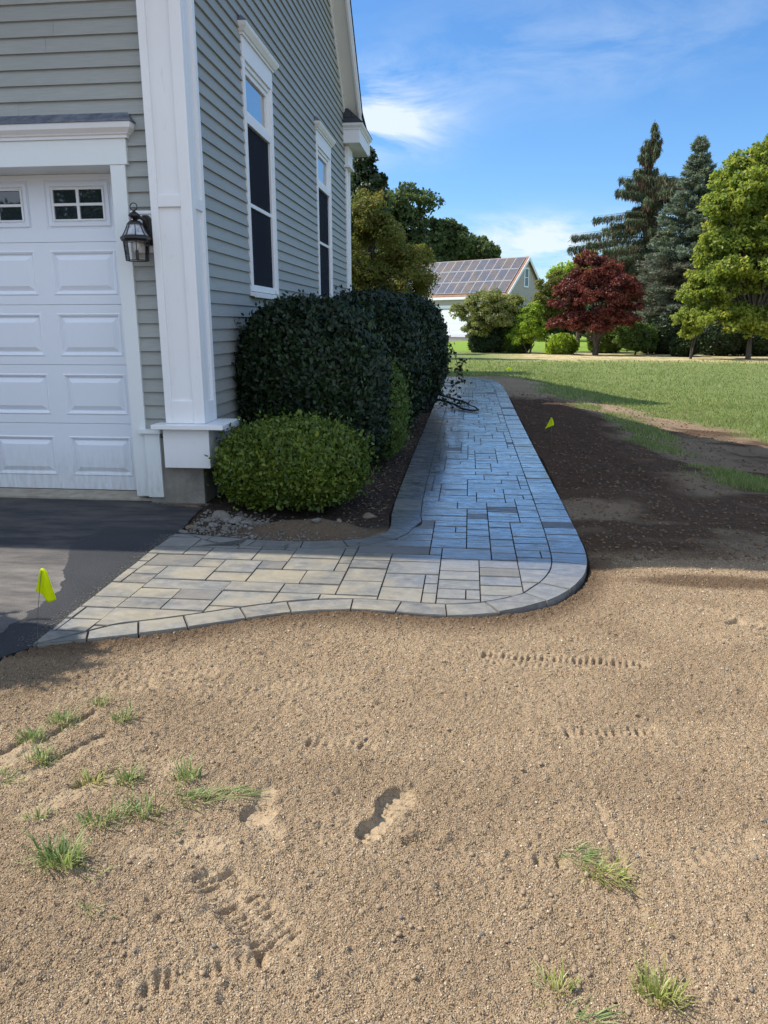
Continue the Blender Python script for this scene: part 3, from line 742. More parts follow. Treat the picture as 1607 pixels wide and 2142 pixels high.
# gable wall boards (face +X)
WIN = [(7.25, 8.30), (10.60, 11.66)]
mb = MB()
for k in range(0, 80):
    z0 = .50+k*EXP; z1 = z0+EXP
    hw = 8.18-z1+.03
    a, b = max(5.79, 9.5-hw), min(13.05, 9.5+hw)
    if b-a < .1: break
    spans = [(a, b)]
    for w0, w1 in WIN:
        ns = []
        for p, q in spans:
            if z1 > 1.62 and z0 < 3.86 and p < w0 < q: ns += [(p, w0+.02), (w1-.02, q)]
            else: ns.append((p, q))
        spans = ns
    for a, b in spans:
        cuts = [a]; x = a+rs.uniform(.5, 3)
        while x < b-.5: cuts.append(x); x += rs.uniform(1.5, 3.6)
        cuts.append(b)
        for p, q in zip(cuts, cuts[1:]):
            q_ = q-.0015 if q < b else q
            mb.add([(XW+.023, p, z0), (XW+.023, q_, z0), (XW+.004, q_, z1+.004), (XW+.004, p, z1+.004), (XW-.01, p, z0), (XW-.01, q_, z0)], [(0, 1, 2, 3), (4, 5, 1, 0)])
obj('siding', mb, M['siding'], house)
# sheathing behind (one shell with the door opening left out)
mb = MB()
mb.box(-8.9, -2.50, YF+.002, YF+.10, 2.47, 4.3); mb.box(-2.50, XW-.004, YF+.002, YF+.10, .3, 4.3)
def topz(y): return float(np.interp(y, [YF+.004, 5.95, 9.5, 13.05, YB-.01], [4.2, 4.6, 8.15, 4.6, 4.2]))
for a, b in ((YF+.004, 7.27), (8.28, 10.62), (11.64, YB-.01)):
    ym = [q for q in (5.95, 9.5, 13.05) if a < q < b]
    mb.prism([(a, .3), (b, .3), (b, topz(b))]+[(q, topz(q)) for q in ym[::-1]]+[(a, topz(a))], 0, XW-.12, XW-.004)
for a, b in ((7.27, 8.28), (10.62, 11.64)):
    mb.prism([(a, .3), (b, .3), (b, 1.66), (a, 1.66)], 0, XW-.12, XW-.004); mb.prism([(a, 3.79), (b, 3.79), (b, topz(b)), (a, topz(a))], 0, XW-.12, XW-.004)
mb.box(-8.9, -8.8, YF+.1, YB-.02, .2, 4.2); mb.box(-8.8, XW-.13, YB-.12, YB-.02, .2, 4.2)
obj('wall', mb, M['siding'], house)
# foundation
mb = MB(); mb.box(-2.46, XW+.06, 5.56, YF+.2, -.15, .50); mb.box(XW-.1, XW+.035, YF+.2, YB-.05, -.15, .49)
f = obj('foundation', mb, M['concrete'], house, bevel=.006)
mb = MB(); mb.box(-8.8, -2.46, 5.60, 6.1, -.1, .012); obj('door_sill', mb, M['apron'], house, bevel=.01)
mb = MB(); mb.box(-8.8, -2.40, 6.1, 13.3, -.1, -.005); obj('garage_floor', mb, M['concrete'], house)
# water table along the gable wall
mb = MB(); mb.box(XW-.01, XW+.05, 5.79, 13.05, .468, .492); mb.box(XW-.01, XW+.028, 5.80, 13.05, .30, .467); obj('water_table', mb, M['white'], house, bevel=.002)
# corner pilaster
mb = MB()
x0, x1, y0, y1 = -2.27, -1.965, 5.50, 5.79; zt = 4.12
mb.box(x0+.02, x1-.02, y0+.02, y1-.012, .62, zt)                      # recessed faces
mb.box(x0, x0+.055, y0, y0+.05, .62, zt); mb.box(x1-.085, x1, y0, y0+.05, .62, zt)   # front stiles
mb.box(x0+.055, x1-.085, y0+.001, y0+.05, .62, .79); mb.box(x0+.055, x1-.085, y0+.001, y0+.05, 2.155, 2.235)
mb.box(x1-.05, x1, y0+.051, y0+.075, .62, zt); mb.box(x1-.05, x1-.001, y1-.06, y1, .62, zt)   # side stiles
mb.box(x1-.05, x1-.001, y0+.076, y1-.061, .62, .78); mb.box(x1-.05, x1-.001, y0+.076, y1-.061, 2.15, 2.225)
mb.box(x0+.001, x0+.05, y0+.051, y1-.02, .62, zt)
mb.box(x0-.03, x1+.03, y0-.03, y1+.03, 3.95, 4.1)
post = obj('corner_post', mb, M['white'], house, bevel=.003)
mb = MB(); mb.box(-2.355, -1.80, 5.41, 5.86, .585, .618); obj('ledge', mb, M['white'], post, bevel=.003)
mb = MB(); mb.box(-2.288, -1.93, 5.468, 5.86, .285, .584); obj('base_box', mb, M['white'], post, bevel=.003)
# rear corner board
mb = MB(); mb.box(XW-.01, XW+.022, 13.05, YB-.03, .5, 4.13); mb.box(XW+.022, XW+.04, 13.05, 13.12, .5, 3.85); mb.box(XW+.022, XW+.04, YB-.10, YB-.03, .5, 3.85)
mb.box(XW-.02, XW+.075, 13.02, YB+.0, 3.84, 4.12); mb.box(XW-.01, XW+.10, 13.0, YB+.03, 3.80, 3.84)
obj('corner_board', mb, M['white'], house, bevel=.003)
# door casing
mb = MB()
mb.box(-2.575, -2.465, 5.565, 5.70, .035, 2.45)                          # jamb board
mb.box(-2.464, -2.345, 5.535, 5.558, .035, .535)                          # wide board at the bottom right
mb.box(-2.51, -2.330, 5.515, 5.598, .536, .565)
mb.box(-8.8, -2.445, 5.560, 5.60, 2.451, 2.622)                          # header
mb.box(-8.8, -2.576, 5.601, 5.87, 2.451, 2.50)                          # head of the reveal
mb.box(-2.62, -2.576, 5.70, 5.84, .02, 2.45)
obj('door_casing', mb, M['jamb'], house, bevel=.002)
mb = MB()   # crown moulding over the header, profile swept in x with a mitred return
prof = [(0, 0), (.012, 0), (.014, .018), (.026, .024), (.030, .032), (.058, .058), (.064, .082), (.064, .095), (0, .095)]
xe = -2.44
L = [(-8.8, 5.56-p, 2.622+q) for p, q in prof]; E = [(xe+p, 5.56-p, 2.622+q) for p, q in prof]; B = [(xe+p, 5.60, 2.622+q) for p, q in prof]
n = len(prof); mb.add(L+E+B, [(i, i+1, n+i+1, n+i) for i in range(n-1)]+[(n+i, n+i+1, 2*n+i+1, 2*n+i) for i in range(n-1)])
obj('crown_moulding', mb, M['white'], house)
mb = MB(); mb.add([(-8.8, 5.485, 2.722), (-2.368, 5.485, 2.722), (-2.43, 5.592, 2.80), (-8.8, 5.592, 2.80), (-2.368, 5.60, 2.722), (-2.43, 5.60, 2.80), (-8.8, 5.485, 2.7175), (-2.368, 5.485, 2.7175), (-2.368, 5.60, 2.7175)],
       [(0, 1, 2, 3), (1, 4, 5, 2), (6, 7, 1, 0), (7, 8, 4, 1)])
obj('flashing', mb, M['lead'], house)
# white mounting block for the lantern
mb = MB(); mb.box(-2.438, -2.285, 5.555, 5.60, 1.855, 2.115); mb.box(-2.445, -2.28, 5.548, 5.60, 2.116, 2.14); obj('mounting_block', mb, M['white'], house, bevel=.003)

# ---- garage door: five sections with raised panels, four columns
YD = 5.85
gd = None
PX = [(-3.25-.655*k, -2.72-.655*k) for k in range(4)]
XL, XR = PX[3][0]-.13, -2.60
rows = [(.13, .46), (.635, .965), (1.10, 1.435), (1.57, 1.905)]
bounds = [.015, .565, 1.035, 1.50, 1.965, 2.45]
mb = MB()
def ring(mb, x0, x1, z0, z1, ya, X0, X1, Z0, Z1, yb):
    a = [(x0, ya, z0), (x1, ya, z0), (x1, ya, z1), (x0, ya, z1)]; b = [(X0, yb, Z0), (X1, yb, Z0), (X1, yb, Z1), (X0, yb, Z1)]
    mb.add(a+b, [(i, (i+1) % 4, 4+(i+1) % 4, 4+i) for i in range(4)])
def rect(mb, x0, x1, z0, z1, y): mb.face([(x0, y, z0), (x1, y, z0), (x1, y, z1), (x0, y, z1)])
for s in range(5):
    za, zb = bounds[s]+.0015, bounds[s+1]-.0015
    hz0, hz1 = (rows[s] if s < 4 else (2.06, 2.41))
    xs = [XL]+[v for p in PX[::-1] for v in p]+[XR]
    rect(mb, XL, XR, za, hz0, YD); rect(mb, XL, XR, hz1, zb, YD)
    for k in range(0, len(xs), 2): rect(mb, xs[k], xs[k+1], hz0, hz1, YD)
    mb.face([(XL, YD, zb), (XR, YD, zb), (XR, YD+.02, zb), (XL, YD+.02, zb)]); mb.face([(XL, YD, za), (XL, YD+.02, za), (XR, YD+.02, za), (XR, YD, za)])
    for (a, b) in PX:
        if s < 4:
            st = [(0, 0), (.010, -.006), (.020, -.001), (.030, .013), (.036, .014), (.072, -.003), (.074, -.003)]
            for (d0, q0), (d1, q1) in zip(st, st[1:]):
                ring(mb, a+d0, b-d0, hz0+d0, hz1-d0, YD+q0, a+d1, b-d1, hz0+d1, hz1-d1, YD+q1)
            rect(mb, a+.074, b-.074, hz0+.074, hz1-.074, YD-.003)
        else:
            st = [(0, 0), (.008, .010), (.018, .012), (.020, -.004), (.045, -.006), (.050, .004), (.058, .008)]
            for (d0, q0), (d1, q1) in zip(st, st[1:]):
                ring(mb, a+d0, b-d0, hz0+d0, hz1-d0, YD+q0, a+d1, b-d1, hz0+d1, hz1-d1, YD+q1)
mb.box(XL, XR, YD+.022, YD+.04, .02, 2.05)
gd = obj('garage_door', mb, M['door'], house)
mb = MB(); mb.box(XL, XR, YD-.006, YD+.03, .006, .016); obj('bottom_seal', mb, M['black_metal'], gd)
for (a, b) in PX:
    fm = MB(); z0, z1 = 2.06, 2.41; m_ = .058; t_ = .014
    fm.box((a+b)/2-.011, (a+b)/2+.011, YD-.004, YD+.010, z0+m_, z1-m_); fm.box(a+m_, (a+b)/2-.012, YD-.003, YD+.010, (z0+z1)/2-.010, (z0+z1)/2+.010); fm.box((a+b)/2+.012, b-m_, YD-.003, YD+.010, (z0+z1)/2-.010, (z0+z1)/2+.010)
    for q in ((a+m_-.002, a+m_+.012, z0+m_, z1-m_), (b-m_-.012, b-m_+.002, z0+m_, z1-m_), (a+m_+.013, b-m_-.013, z0+m_, z0+m_+.012), (a+m_+.013, b-m_-.013, z1-m_-.012, z1-m_)):
        fm.box(q[0], q[1], YD-.0045, YD+.010, q[2], q[3])
    obj('window_grille', fm, M['white'], gd, bevel=.002)
    gm = MB(); gm.box(a+m_, b-m_, YD+.011, YD+.018, z0+m_, z1-m_); obj('window_glass', gm, M['glass_dark'], gd)

# ---- tall windows in the gable wall
def tall_window(w0, w1):
    zs, zt = 1.655, 3.81
    mb = MB(); xa = XW-.06; xb = XW+.028
    cw = .075
    mb.box(xa, xb, w0, w0+cw, zs, zt-.17); mb.box(xa, xb, w1-cw, w1, zs, zt-.17); mb.box(xa, xb+.002, w0, w1, zt-.17, zt)
    root = obj('window', mb, M['white'], house, bevel=.002)
    # inner frame: outer stop, transom bar, stiles
    f = MB(); i0, i1 = w0+cw, w1-cw; zh = zt-.17; zb = 3.14
    for q in ((i0, i0+.035, zs+.035, zh-.001), (i1-.035, i1, zs+.035, zh-.001)): f.box(xa, XW+.012, *q)
    f.box(xa, XW+.0115, i0+.0351, i1-.0351, zh-.04, zh-.001); f.box(xa, XW+.020, i0+.0351, i1-.0351, zb-.01, zb+.06); f.box(xa, XW+.0115, i0+.0351, i1-.0351, zs+.001, zs+.06)
    f.box(xa, XW+.002, i0+.0351, i1-.0351, 2.42, 2.455)
    # transom sash
    s0, s1 = i0+.0352, i1-.0352
    for q in ((s0, s0+.035, zb+.061, zh-.041), (s1-.035, s1, zb+.061, zh-.041), (s0+.0351, s1-.0351, zb+.061, zb+.11), (s0+.0351, s1-.0351, zh-.085, zh-.041)): f.box(xa, XW-.004, *q)
    obj('window_frame', f, M['white'], root, bevel=.002)
    g = MB(); g.box(XW-.030, XW-.026, s0+.036, s1-.036, zb+.11, zh-.085); obj('transom_pane', g, M['sky_pane'], root)
    g = MB(); g.box(XW-.045, XW-.040, s0, s1, zs+.06, zb-.01); obj('glass_pane', g, M['glass'], root)
    g = MB(); g.box(XW-.012, XW-.010, s0, s1, zs+.061, 2.419); g.box(XW-.012, XW-.010, s0, s1, 2.456, zb-.011); obj('insect_screen', g, M['screen'], root)
    # sill
    g = MB(); g.prism([(XW-.02, zs-.001), (XW+.085, zs-.022), (XW+.085, zs-.062), (XW+.060, zs-.062), (XW+.055, zs-.05), (XW-.02, zs-.045)], 1, w0-.03, w1+.03); obj('sill', g, M['white'], root, bevel=.002)
    # crown with small lead roof
    g = MB(); L_ = []; pr = [(0, 0), (.016, 0), (.018, .016), (.030, .022), (.056, .060), (.062, .078), (.062, .092), (0, .092)]; x_ = XW+.030; n = len(pr)
    A = [(XW, w0-p, zt+q) for p, q in pr]; B = [(x_+p, w0-p, zt+q) for p, q in pr]; C = [(x_+p, w1+p, zt+q) for p, q in pr]; D_ = [(XW, w1+p, zt+q) for p, q in pr]
    g.add(A+B+C+D_, [(j*n+i, j*n+i+1, (j+1)*n+i+1, (j+1)*n+i) for j in range(3) for i in range(n-1)]); obj('crown', g, M['white'], root)
    g = MB(); e = .066; zt2 = zt+.0925
    g.add([(XW+.03+e, w0-e, zt2), (XW+.03+e, w1+e, zt2), (XW+.005, w1-.03, zt2+.085), (XW+.005, w0+.03, zt2+.085), (XW, w0-e, zt2), (XW, w1+e, zt2)], [(0, 1, 2, 3), (4, 0, 3), (1, 5, 2), (4, 5, 1, 0)]); obj('head_flashing', g, M['lead'], root)
    # curtain well behind
    g = MB(); gr_ = random.Random(int(w0*10)); ys = np.linspace(w0+.12, w1-.12, 70)
    pts = [(XW-.16+.018*math.sin(i*1.25)+gr_.uniform(-.004, .004), y) for i, y in enumerate(ys)]
    for (xa_, ya), (xb_, yb) in zip(pts, pts[1:]): g.face([(xa_, ya, zs+.02), (xb_, yb, zs+.02), (xb_, yb, zt-.2), (xa_, ya, zt-.2)])
    obj('curtain', g, M['curtain'], root, smooth=True)
for a, b in WIN: tall_window(a, b)

# ---- roof: steep main slopes, flared at the eaves
XO = -1.83
def prof_roof(d):  # underside/top profile as (y, z) list; d = extra thickness
    return [(4.98, 4.27+d), (5.75, 4.46+d), (9.5, 8.21+d), (13.25, 4.46+d), (14.02, 4.27+d)]
mb = MB(); lo = prof_roof(0); up = prof_roof(.16)
mb.prism(lo+up[::-1], 0, -9.2, XO)
roof = obj('roof', mb, M['white'], house)
mb = MB(); lo = [(4.95, 4.425), (5.74, 4.625), (9.5, 8.385), (13.26, 4.625), (14.05, 4.425)]; up = [(y, z_+.03) for y, z_ in lo]
mb.prism(lo+up[::-1], 0, -9.2, XO+.03); obj('shingles', mb, M['shingle'], roof)
# rake: soffit, fascia and frieze on the gable
mb = MB()
for s in (1, -1):
    def Y(y): return 9.5+s*(y-9.5)
    A = [(13.2, 4.50), (9.5, 8.20)]
    for (xa_, xb_, o0, o1) in ((XO-.025, XO+.002, .165, -.07), (XO+.002, XO+.018, .165, .06), (XO+.002, XO+.012, .0, -.03), (XW+.001, XW+.03, -.02, -.16)):
        v = []
        for x_ in (xa_, xb_):
            for (y, z_) in A:
                v += [(x_, Y(y), z_+o0), (x_, Y(y), z_+o1)]
        mb.add(v, [(0, 1, 3, 2), (4, 6, 7, 5), (0, 2, 6, 4), (1, 5, 7, 3), (0, 4, 5, 1), (2, 3, 7, 6)])
obj('rake_board', mb, M['white'], roof)
mb = MB()
for s in (1, -1):
    def Y(y): return 9.5+s*(y-9.5)
    mb.face([(XW+.03, Y(13.2), 4.455), (XO-.026, Y(13.2), 4.455), (XO-.026, 9.5, 8.155), (XW+.03, 9.5, 8.155)])
obj('soffit', mb, M['gutter'], roof)
# boxed eave returns at both ends of the gable wall
def eave_return(s):
    def Y(y): return 9.5+s*(y-9.5)
    ya, yb = 12.88, 13.96
    g = MB()
    def bx(x0, x1, y0, y1, z0, z1):
        a, b = sorted((Y(y0), Y(y1))); g.box(x0, x1, a, b, z0, z1)
    bx(XW-.02, XO+.03, ya, yb, 4.13, 4.34)
    bx(-9.2, XW-.02, YB+.001, yb, 4.13, 4.32)
    r = obj('eave_return', g, M['white'], roof, bevel=.003)
    g = MB(); pr = [(0, 0), (.012, 0), (.016, .02), (.05, .055), (.055, .085), (0, .085)]; n = len(pr); x_ = XO+.03; z_ = 4.325
    A = [(XW, Y(ya-p), z_+q) for p, q in pr]; B = [(x_+p, Y(ya-p), z_+q) for p, q in pr]; C = [(x_+p, Y(yb+p), z_+q) for p, q in pr]
    g.add(A+B+C, [(j*n+i, j*n+i+1, (j+1)*n+i+1, (j+1)*n+i) for j in range(2) for i in range(n-1)]); obj('crown', g, M['white'], r)
    g = MB(); zz = 4.412; e = .065
    g.add([(XW+.0, Y(ya-e), zz), (XO+.03+e, Y(ya-e), zz), (XO+.03+e, Y(yb+e), zz), (XW, Y(yb+e), zz), (XW+.02, Y(ya+.16), zz+.30), (XW+.02, Y(yb-.5), zz+.30)], [(0, 1, 4), (1, 2, 5, 4), (2, 3, 5), (0, 4, 5, 3), (3, 2, 1, 0)])
    obj('return_roof', g, M['shingle'], r)
    g = MB(); a, b = sorted((Y(yb+.012), Y(yb+.13)))
    g.box(-9.2, XO+.04, a, b, 4.16, 4.32); obj('gutter', g, M['gutter'], r, bevel=.012)
eave_return(1); eave_return(-1)
# downspout at the rear corner
mb = MB(); mb.tube([(XW-.05, YB+.06, 4.2), (XW-.05, YB+.06, .2)], .032, 8); obj('downspout', mb, M['gutter'], house)
# rear wing, set back behind the garage
mb = MB(); a, b, zt = 13.47, 21.7, 4.7
mb.prism([(a, 0), (b, 0), (b, zt), (17.9, zt+3.5), (14.1, zt), (a, zt)], 0, -9, -3.65); wing = obj('rear_wing', mb, M['siding'], house)
mb = MB(); lo = [(13.9, zt+.02), (17.9, zt+3.62), (22.0, zt-.05)]; mb.prism(lo+[(y, z_+.18) for y, z_ in lo[::-1]], 0, -9.3, -3.5); obj('wing_roof', mb, M['shingle'], wing)

# ------------------------------------------------------------------ wall lantern
LC = (-2.375, 5.455, 0)
lan = thing('wall_lantern', 'black glass wall lantern with a ring on top, between garage door and white post', 'wall lamp', (LC[0], LC[1], 1.79))
mb = MB(); oc = 8; ro = R(22.5)
mb.lathe([(.052, 2.035), (.050, 2.045), (.036, 2.058), (.012, 2.066)], LC, 16)
mb.lathe([(.102, 1.928), (.108, 1.936), (.106, 1.950), (.094, 1.958), (.09, 1.960)], LC, oc, rot=ro)
mb.lathe([(.100, 1.926), (.104, 1.922), (.09, 1.918)], LC, oc, rot=ro)
for k in range(8):
    a = ro+k*R(45); p = []
    for r_a, z_a in ((.090, 1.958), (.074, 1.985), (.060, 2.015), (.050, 2.04)): p.append((LC[0]+r_a*math.cos(a), LC[1]+r_a*math.sin(a), z_a))
    mb.tube(p, .0035, 5)
cap = obj('lamp_roof', mb, M['black_metal'], lan, smooth=False)
mb = MB(); mb.lathe([(.086, 1.960), (.070, 1.987), (.056, 2.016), (.046, 2.036)], LC, oc, rot=ro); obj('roof_glass', mb, simple('rippled_glass', (.35, .37, .40), .12, 1, 0, .5, 30, .4, 40), cap)
mb = MB(); mb.lathe([(.006, 2.062), (.012, 2.070), (.034, 2.083), (.042, 2.094), (.036, 2.104), (.016, 2.118), (.009, 2.124), (.011, 2.130), (.004, 2.134)], LC, 16)
obj('finial', mb, M['black_metal'], lan, smooth=True)
mb = MB(); mb.tube([(LC[0]+.025*math.cos(a), LC[1], 2.153+.025*math.sin(a)) for a in np.linspace(0, 2*math.pi, 25)], .0035, 6, cap=False); obj('hanging_ring', mb, M['black_metal'], lan, smooth=True)
mb = MB()
for k in range(8):
    a = ro+k*R(45); mb.tube([(LC[0]+.088*math.cos(a), LC[1]+.088*math.sin(a), 1.925), (LC[0]+.078*math.cos(a), LC[1]+.078*math.sin(a), 1.792)], .0034, 5)
rr = [(LC[0]+.079*math.cos(ro+k*R(45)), LC[1]+.079*math.sin(ro+k*R(45)), 1.791) for k in range(9)]; mb.tube(rr, .0035, 5, cap=False)
obj('cage', mb, M['black_metal'], lan)
mb = MB()
for k in range(8):
    a, b = ro+k*R(45), ro+(k+1)*R(45)
    mb.face([(LC[0]+.077*math.cos(a), LC[1]+.077*math.sin(a), 1.792), (LC[0]+.077*math.cos(b), LC[1]+.077*math.sin(b), 1.792), (LC[0]+.086*math.cos(b), LC[1]+.086*math.sin(b), 1.924), (LC[0]+.086*math.cos(a), LC[1]+.086*math.sin(a), 1.924)])
obj('glass', mb, M['glass'], lan)
mb = MB(); mb.lathe([(.004, 1.862), (.018, 1.870), (.024, 1.885), (.022, 1.905), (.014, 1.925)], LC, 12); obj('bulb', mb, M['bulb'], lan, smooth=True)
mb = MB(); mb.lathe([(.012, 1.795), (.012, 1.862), (.004, 1.864)], LC, 10); obj('socket', mb, M['black_metal'], lan)
mb = MB(); mb.prism([(-2.345, 1.90), (-2.275, 1.90), (-2.275, 2.065), (-2.305, 2.105), (-2.345, 2.105)], 1, 5.515, 5.548)
mb.tube([(-2.31, 5.53, 2.02), (-2.32, 5.50, 2.07), (-2.345, 5.475, 2.085), (LC[0], LC[1], 2.07)], [.016, .016, .013, .011], 8)
obj('bracket', mb, M['black_metal'], lan, bevel=.003)

# ------------------------------------------------------------------ marker flags
t = NT('flag_plastic'); n = t.noise(40, 3, .5); p = t.prin((.70, .80, .0), .35, .4, 0, t.bump(n, .1, .003)); tr = t.n('ShaderNodeBsdfTranslucent'); tr.inputs[0].default_value = (.85, .95, .0, 1)
mx = t.n('ShaderNodeMixShader'); mx.inputs[0].default_value = .5; t.l(p, mx.inputs[1]); t.l(tr.outputs[0], mx.inputs[2]); M['flag'] = t.end(mx.outputs[0])
M['wire'] = simple('flag_wire', (.10, .09, .08), .5, .5)
def flag(x, y, z0, hgt, lean, label, size, shape, group='marker flags'):
    t_ = thing('marker_flag', label, 'flag', (x, y, z0), group)
    top = (x+lean[0], y+lean[1], z0+hgt)
    mb = MB(); mb.tube([(x, y, z0-.03), (x+lean[0]*.45, y+lean[1]*.45, z0+hgt*.5), top], .0013, 5); obj('wire', mb, M['wire'], t_)
    mb = MB(); k = 0; rows_ = []
    for (fx, fz, fy) in shape: rows_.append([(top[0]+a*size, top[1]+c_*size, top[2]+b*size) for a, b, c_ in zip(fx, fz, fy)])
    nr, nc = len(rows_), len(rows_[0]); vs = [q for r in rows_ for q in r]
    mb.add(vs, [(i*nc+j, i*nc+j+1, (i+1)*nc+j+1, (i+1)*nc+j) for i in range(nr-1) for j in range(nc-1)])
    o = obj('flag', mb, M['flag'], t_, smooth=True)
    sm = o.modifiers.new('s', 'SUBSURF'); sm.levels = 2; sm.render_levels = 2; so_ = o.modifiers.new('t', 'SOLIDIFY'); so_.thickness = .0008
flag(-1.845, 2.875, -.0, .330, (.055, .01), 'neon yellow-green marker flag drooping at the corner of driveway and paving', .092,
     [([-.06, .02, .10, .20, .27], [.10, .13, .14, .10, .0], [0, .02, -.01, .02, 0]),
      ([-.24, -.02, .16, .32, .42], [-.55, -.50, -.55, -.55, -.60], [0, .06, -.05, .07, -.02]),
      ([-.42, -.10, .10, .38, .58], [-1.0, -1.12, -1.05, -1.25, -1.20], [.02, .14, -.10, .10, -.05]),
      ([-.36, -.08, .12, .40, .66], [-1.04, -1.22, -1.62, -1.45, -1.38], [.04, .16, -.08, .08, -.06])])
flag(.96, 8.62, gz(.96, 8.62), .34, (-.03, 0), 'yellow-green marker flag in the dark soil right of the path', .095,
     [([-.02, .02, .08, .14], [.06, .08, .06, .0], [0, .03, 0, .02]),
      ([-.25, -.02, .22, .30], [-.55, -.40, -.45, -.30], [0, .06, -.04, .02]),
      ([-.62, -.30, .12, .40], [-1.25, -1.0, -.85, -.75], [.02, .1, -.08, .05]),
      ([-.66, -.32, .10, .38], [-1.35, -1.12, -.95, -.85], [.02, .1, -.08, .05])])
flag(1.2, 23.5, gz(1.2, 23.5), .10, (0, 0), 'small bright green marker flag standing in the lawn beyond the path end', .14,
     [([-.35, 0, .3, .5], [.1, .2, .15, .1], [0, .1, 0, .1]), ([-.5, 0, .3, .6], [-.5, -.4, -.5, -.5], [0, .1, 0, .1])])

# ------------------------------------------------------------------ house across the lawns
e = Vector((.832, -.555, 0)); g_ = Vector((.555, .832, 0)); Rp = Vector((5.49, 80, 0))
GZ = -.3
nb = thing('neighbour_house', 'distant beige house with solar panels covering its roof and white garage doors', 'house', (Rp.x, Rp.y, GZ))
def P(t_, s_, z_): q = Rp-e*t_+g_*s_; return (q.x, q.y, z_)      # t_ along the ridge away from the gable, s_ across (- = towards us)
W2 = 3.7; Lh = 15.0; ze = 4.35; zrg = 7.80
mb = MB()
mb.add([P(0, -W2, GZ), P(Lh, -W2, GZ), P(Lh, W2, GZ), P(0, W2, GZ), P(0, -W2, ze), P(Lh, -W2, ze), P(Lh, W2, ze), P(0, W2, ze), P(0, 0, zrg-.15), P(Lh, 0, zrg-.15)],
       [(0, 1, 5, 4), (2, 3, 7, 6), (3, 0, 4, 8, 7), (1, 2, 6, 9, 5), (4, 5, 9, 8), (6, 7, 8, 9)])
t = NT('beige_siding'); wv = t.n('ShaderNodeTexWave'); wv.bands_direction = 'Z'; wv.wave_profile = 'SAW'; wv.inputs['Scale'].default_value = 1.6; t.l(t.coord(), wv.inputs[0])
M['beige'] = t.end(t.prin(t.mix(t.rng(wv.outputs[1], 0, .25, .35, 0), (.42, .385, .345), (.22, .20, .18)), .7, .3))
wall = obj('wall', mb, M['beige'], nb)
M['roofred'] = shingles('brown_shingles', (.22, .12, .085), (.33, .19, .13))
mb = MB(); o_ = .35; th = .14; sl = (zrg-ze)/W2
def slab(s):
    a, b = (0, 0), (s*(W2+o_), 0)
    vs = []
    for t_ in (-.28, Lh+.3):
        for s2, z2 in ((0, zrg), (s*(W2+o_), zrg-sl*(W2+o_))):
            vs += [P(t_, s2, z2), P(t_, s2, z2-th)]
    mb.add(vs, [(0, 2, 6, 4), (1, 5, 7, 3), (0, 1, 3, 2), (4, 6, 7, 5), (2, 3, 7, 6), (0, 4, 5, 1)])
slab(-1); slab(1)
rf = obj('roof', mb, M['roofred'], nb)
mb = MB()
for s in (-1, 1):     # white rake boards and eave trim
    vs = []
    for t_ in (-.34, -.285):
        for s2 in (0, s*(W2+o_)):
            z2 = zrg-sl*abs(s2); vs += [P(t_, s2, z2-.02), P(t_, s2, z2-.36)]
    mb.add(vs, [(0, 1, 3, 2), (4, 6, 7, 5), (0, 2, 6, 4), (1, 5, 7, 3), (0, 4, 5, 1), (2, 3, 7, 6)])
zb_ = zrg-sl*(W2+o_)
mb.add([P(-.3, -W2-o_-.08, zb_-.32), P(Lh, -W2-o_-.08, zb_-.32), P(Lh, -W2-o_-.08, zb_-.06), P(-.3, -W2-o_-.08, zb_-.06), P(-.3, -W2, zb_-.32), P(Lh, -W2, zb_-.32)], [(0, 1, 2, 3), (0, 4, 5, 1)])
obj('fascia', mb, M['white'], rf)
# return at the far eave corner
mb = MB(); mb.add([P(-.34, W2-.9, 4.0), P(-.34, W2+.45, 4.0), P(-.34, W2+.45, 4.2), P(-.34, W2-.0, 4.75), P(-.34, W2-.9, 4.2), P(0, W2-.9, 4.0), P(0, W2+.45, 4.0)], [(0, 1, 2, 3, 4), (0, 5, 6, 1)]); obj('eave_return', mb, M['shingle'], rf)
# solar panels: 3 rows of 13 on the slope that faces us
t = NT('solar_cells'); tcn = t.n('ShaderNodeTexCoord'); sx = t.n('ShaderNodeSeparateXYZ'); t.l(tcn.outputs['UV'], sx.inputs[0])
def grid(o, n, wd): return t.math('LESS_THAN', t.math('ABSOLUTE', t.math('SUBTRACT', t.math('FRACT', t.math('MULTIPLY', o, n)), .5)), .5-wd)
cells = t.math('MULTIPLY', grid(sx.outputs[0], 6, .055), grid(sx.outputs[1], 10, .055))
oi = t.n('ShaderNodeObjectInfo'); nz = t.noise(.9, 3, .6, t.n('ShaderNodeNewGeometry').outputs['Position'])
cc = t.mix(t.rng(nz, .42, .58), (.035, .05, .085), (.105, .075, .06)); cc = t.mix(t.rng(oi.outputs['Random'], 0, 1, 0, .5), cc, (.035, .055, .12))
cc = t.mix(cells, (.24, .22, .21), cc); fr = t.math('MULTIPLY', grid(sx.outputs[0], 1, .028), grid(sx.outputs[1], 1, .02)); cc = t.mix(fr, (.42, .42, .43), cc)
M['solar'] = t.end(t.prin(cc, .6, .12))
sv = (Vector(P(0, -1, zrg-sl))-Vector(P(0, 0, zrg))).normalized(); nv = e.cross(sv); nv = nv if nv.z > 0 else -nv
pw, ph = 1.0, 1.66; proto = None
slope_len = math.hypot(W2+o_, sl*(W2+o_))
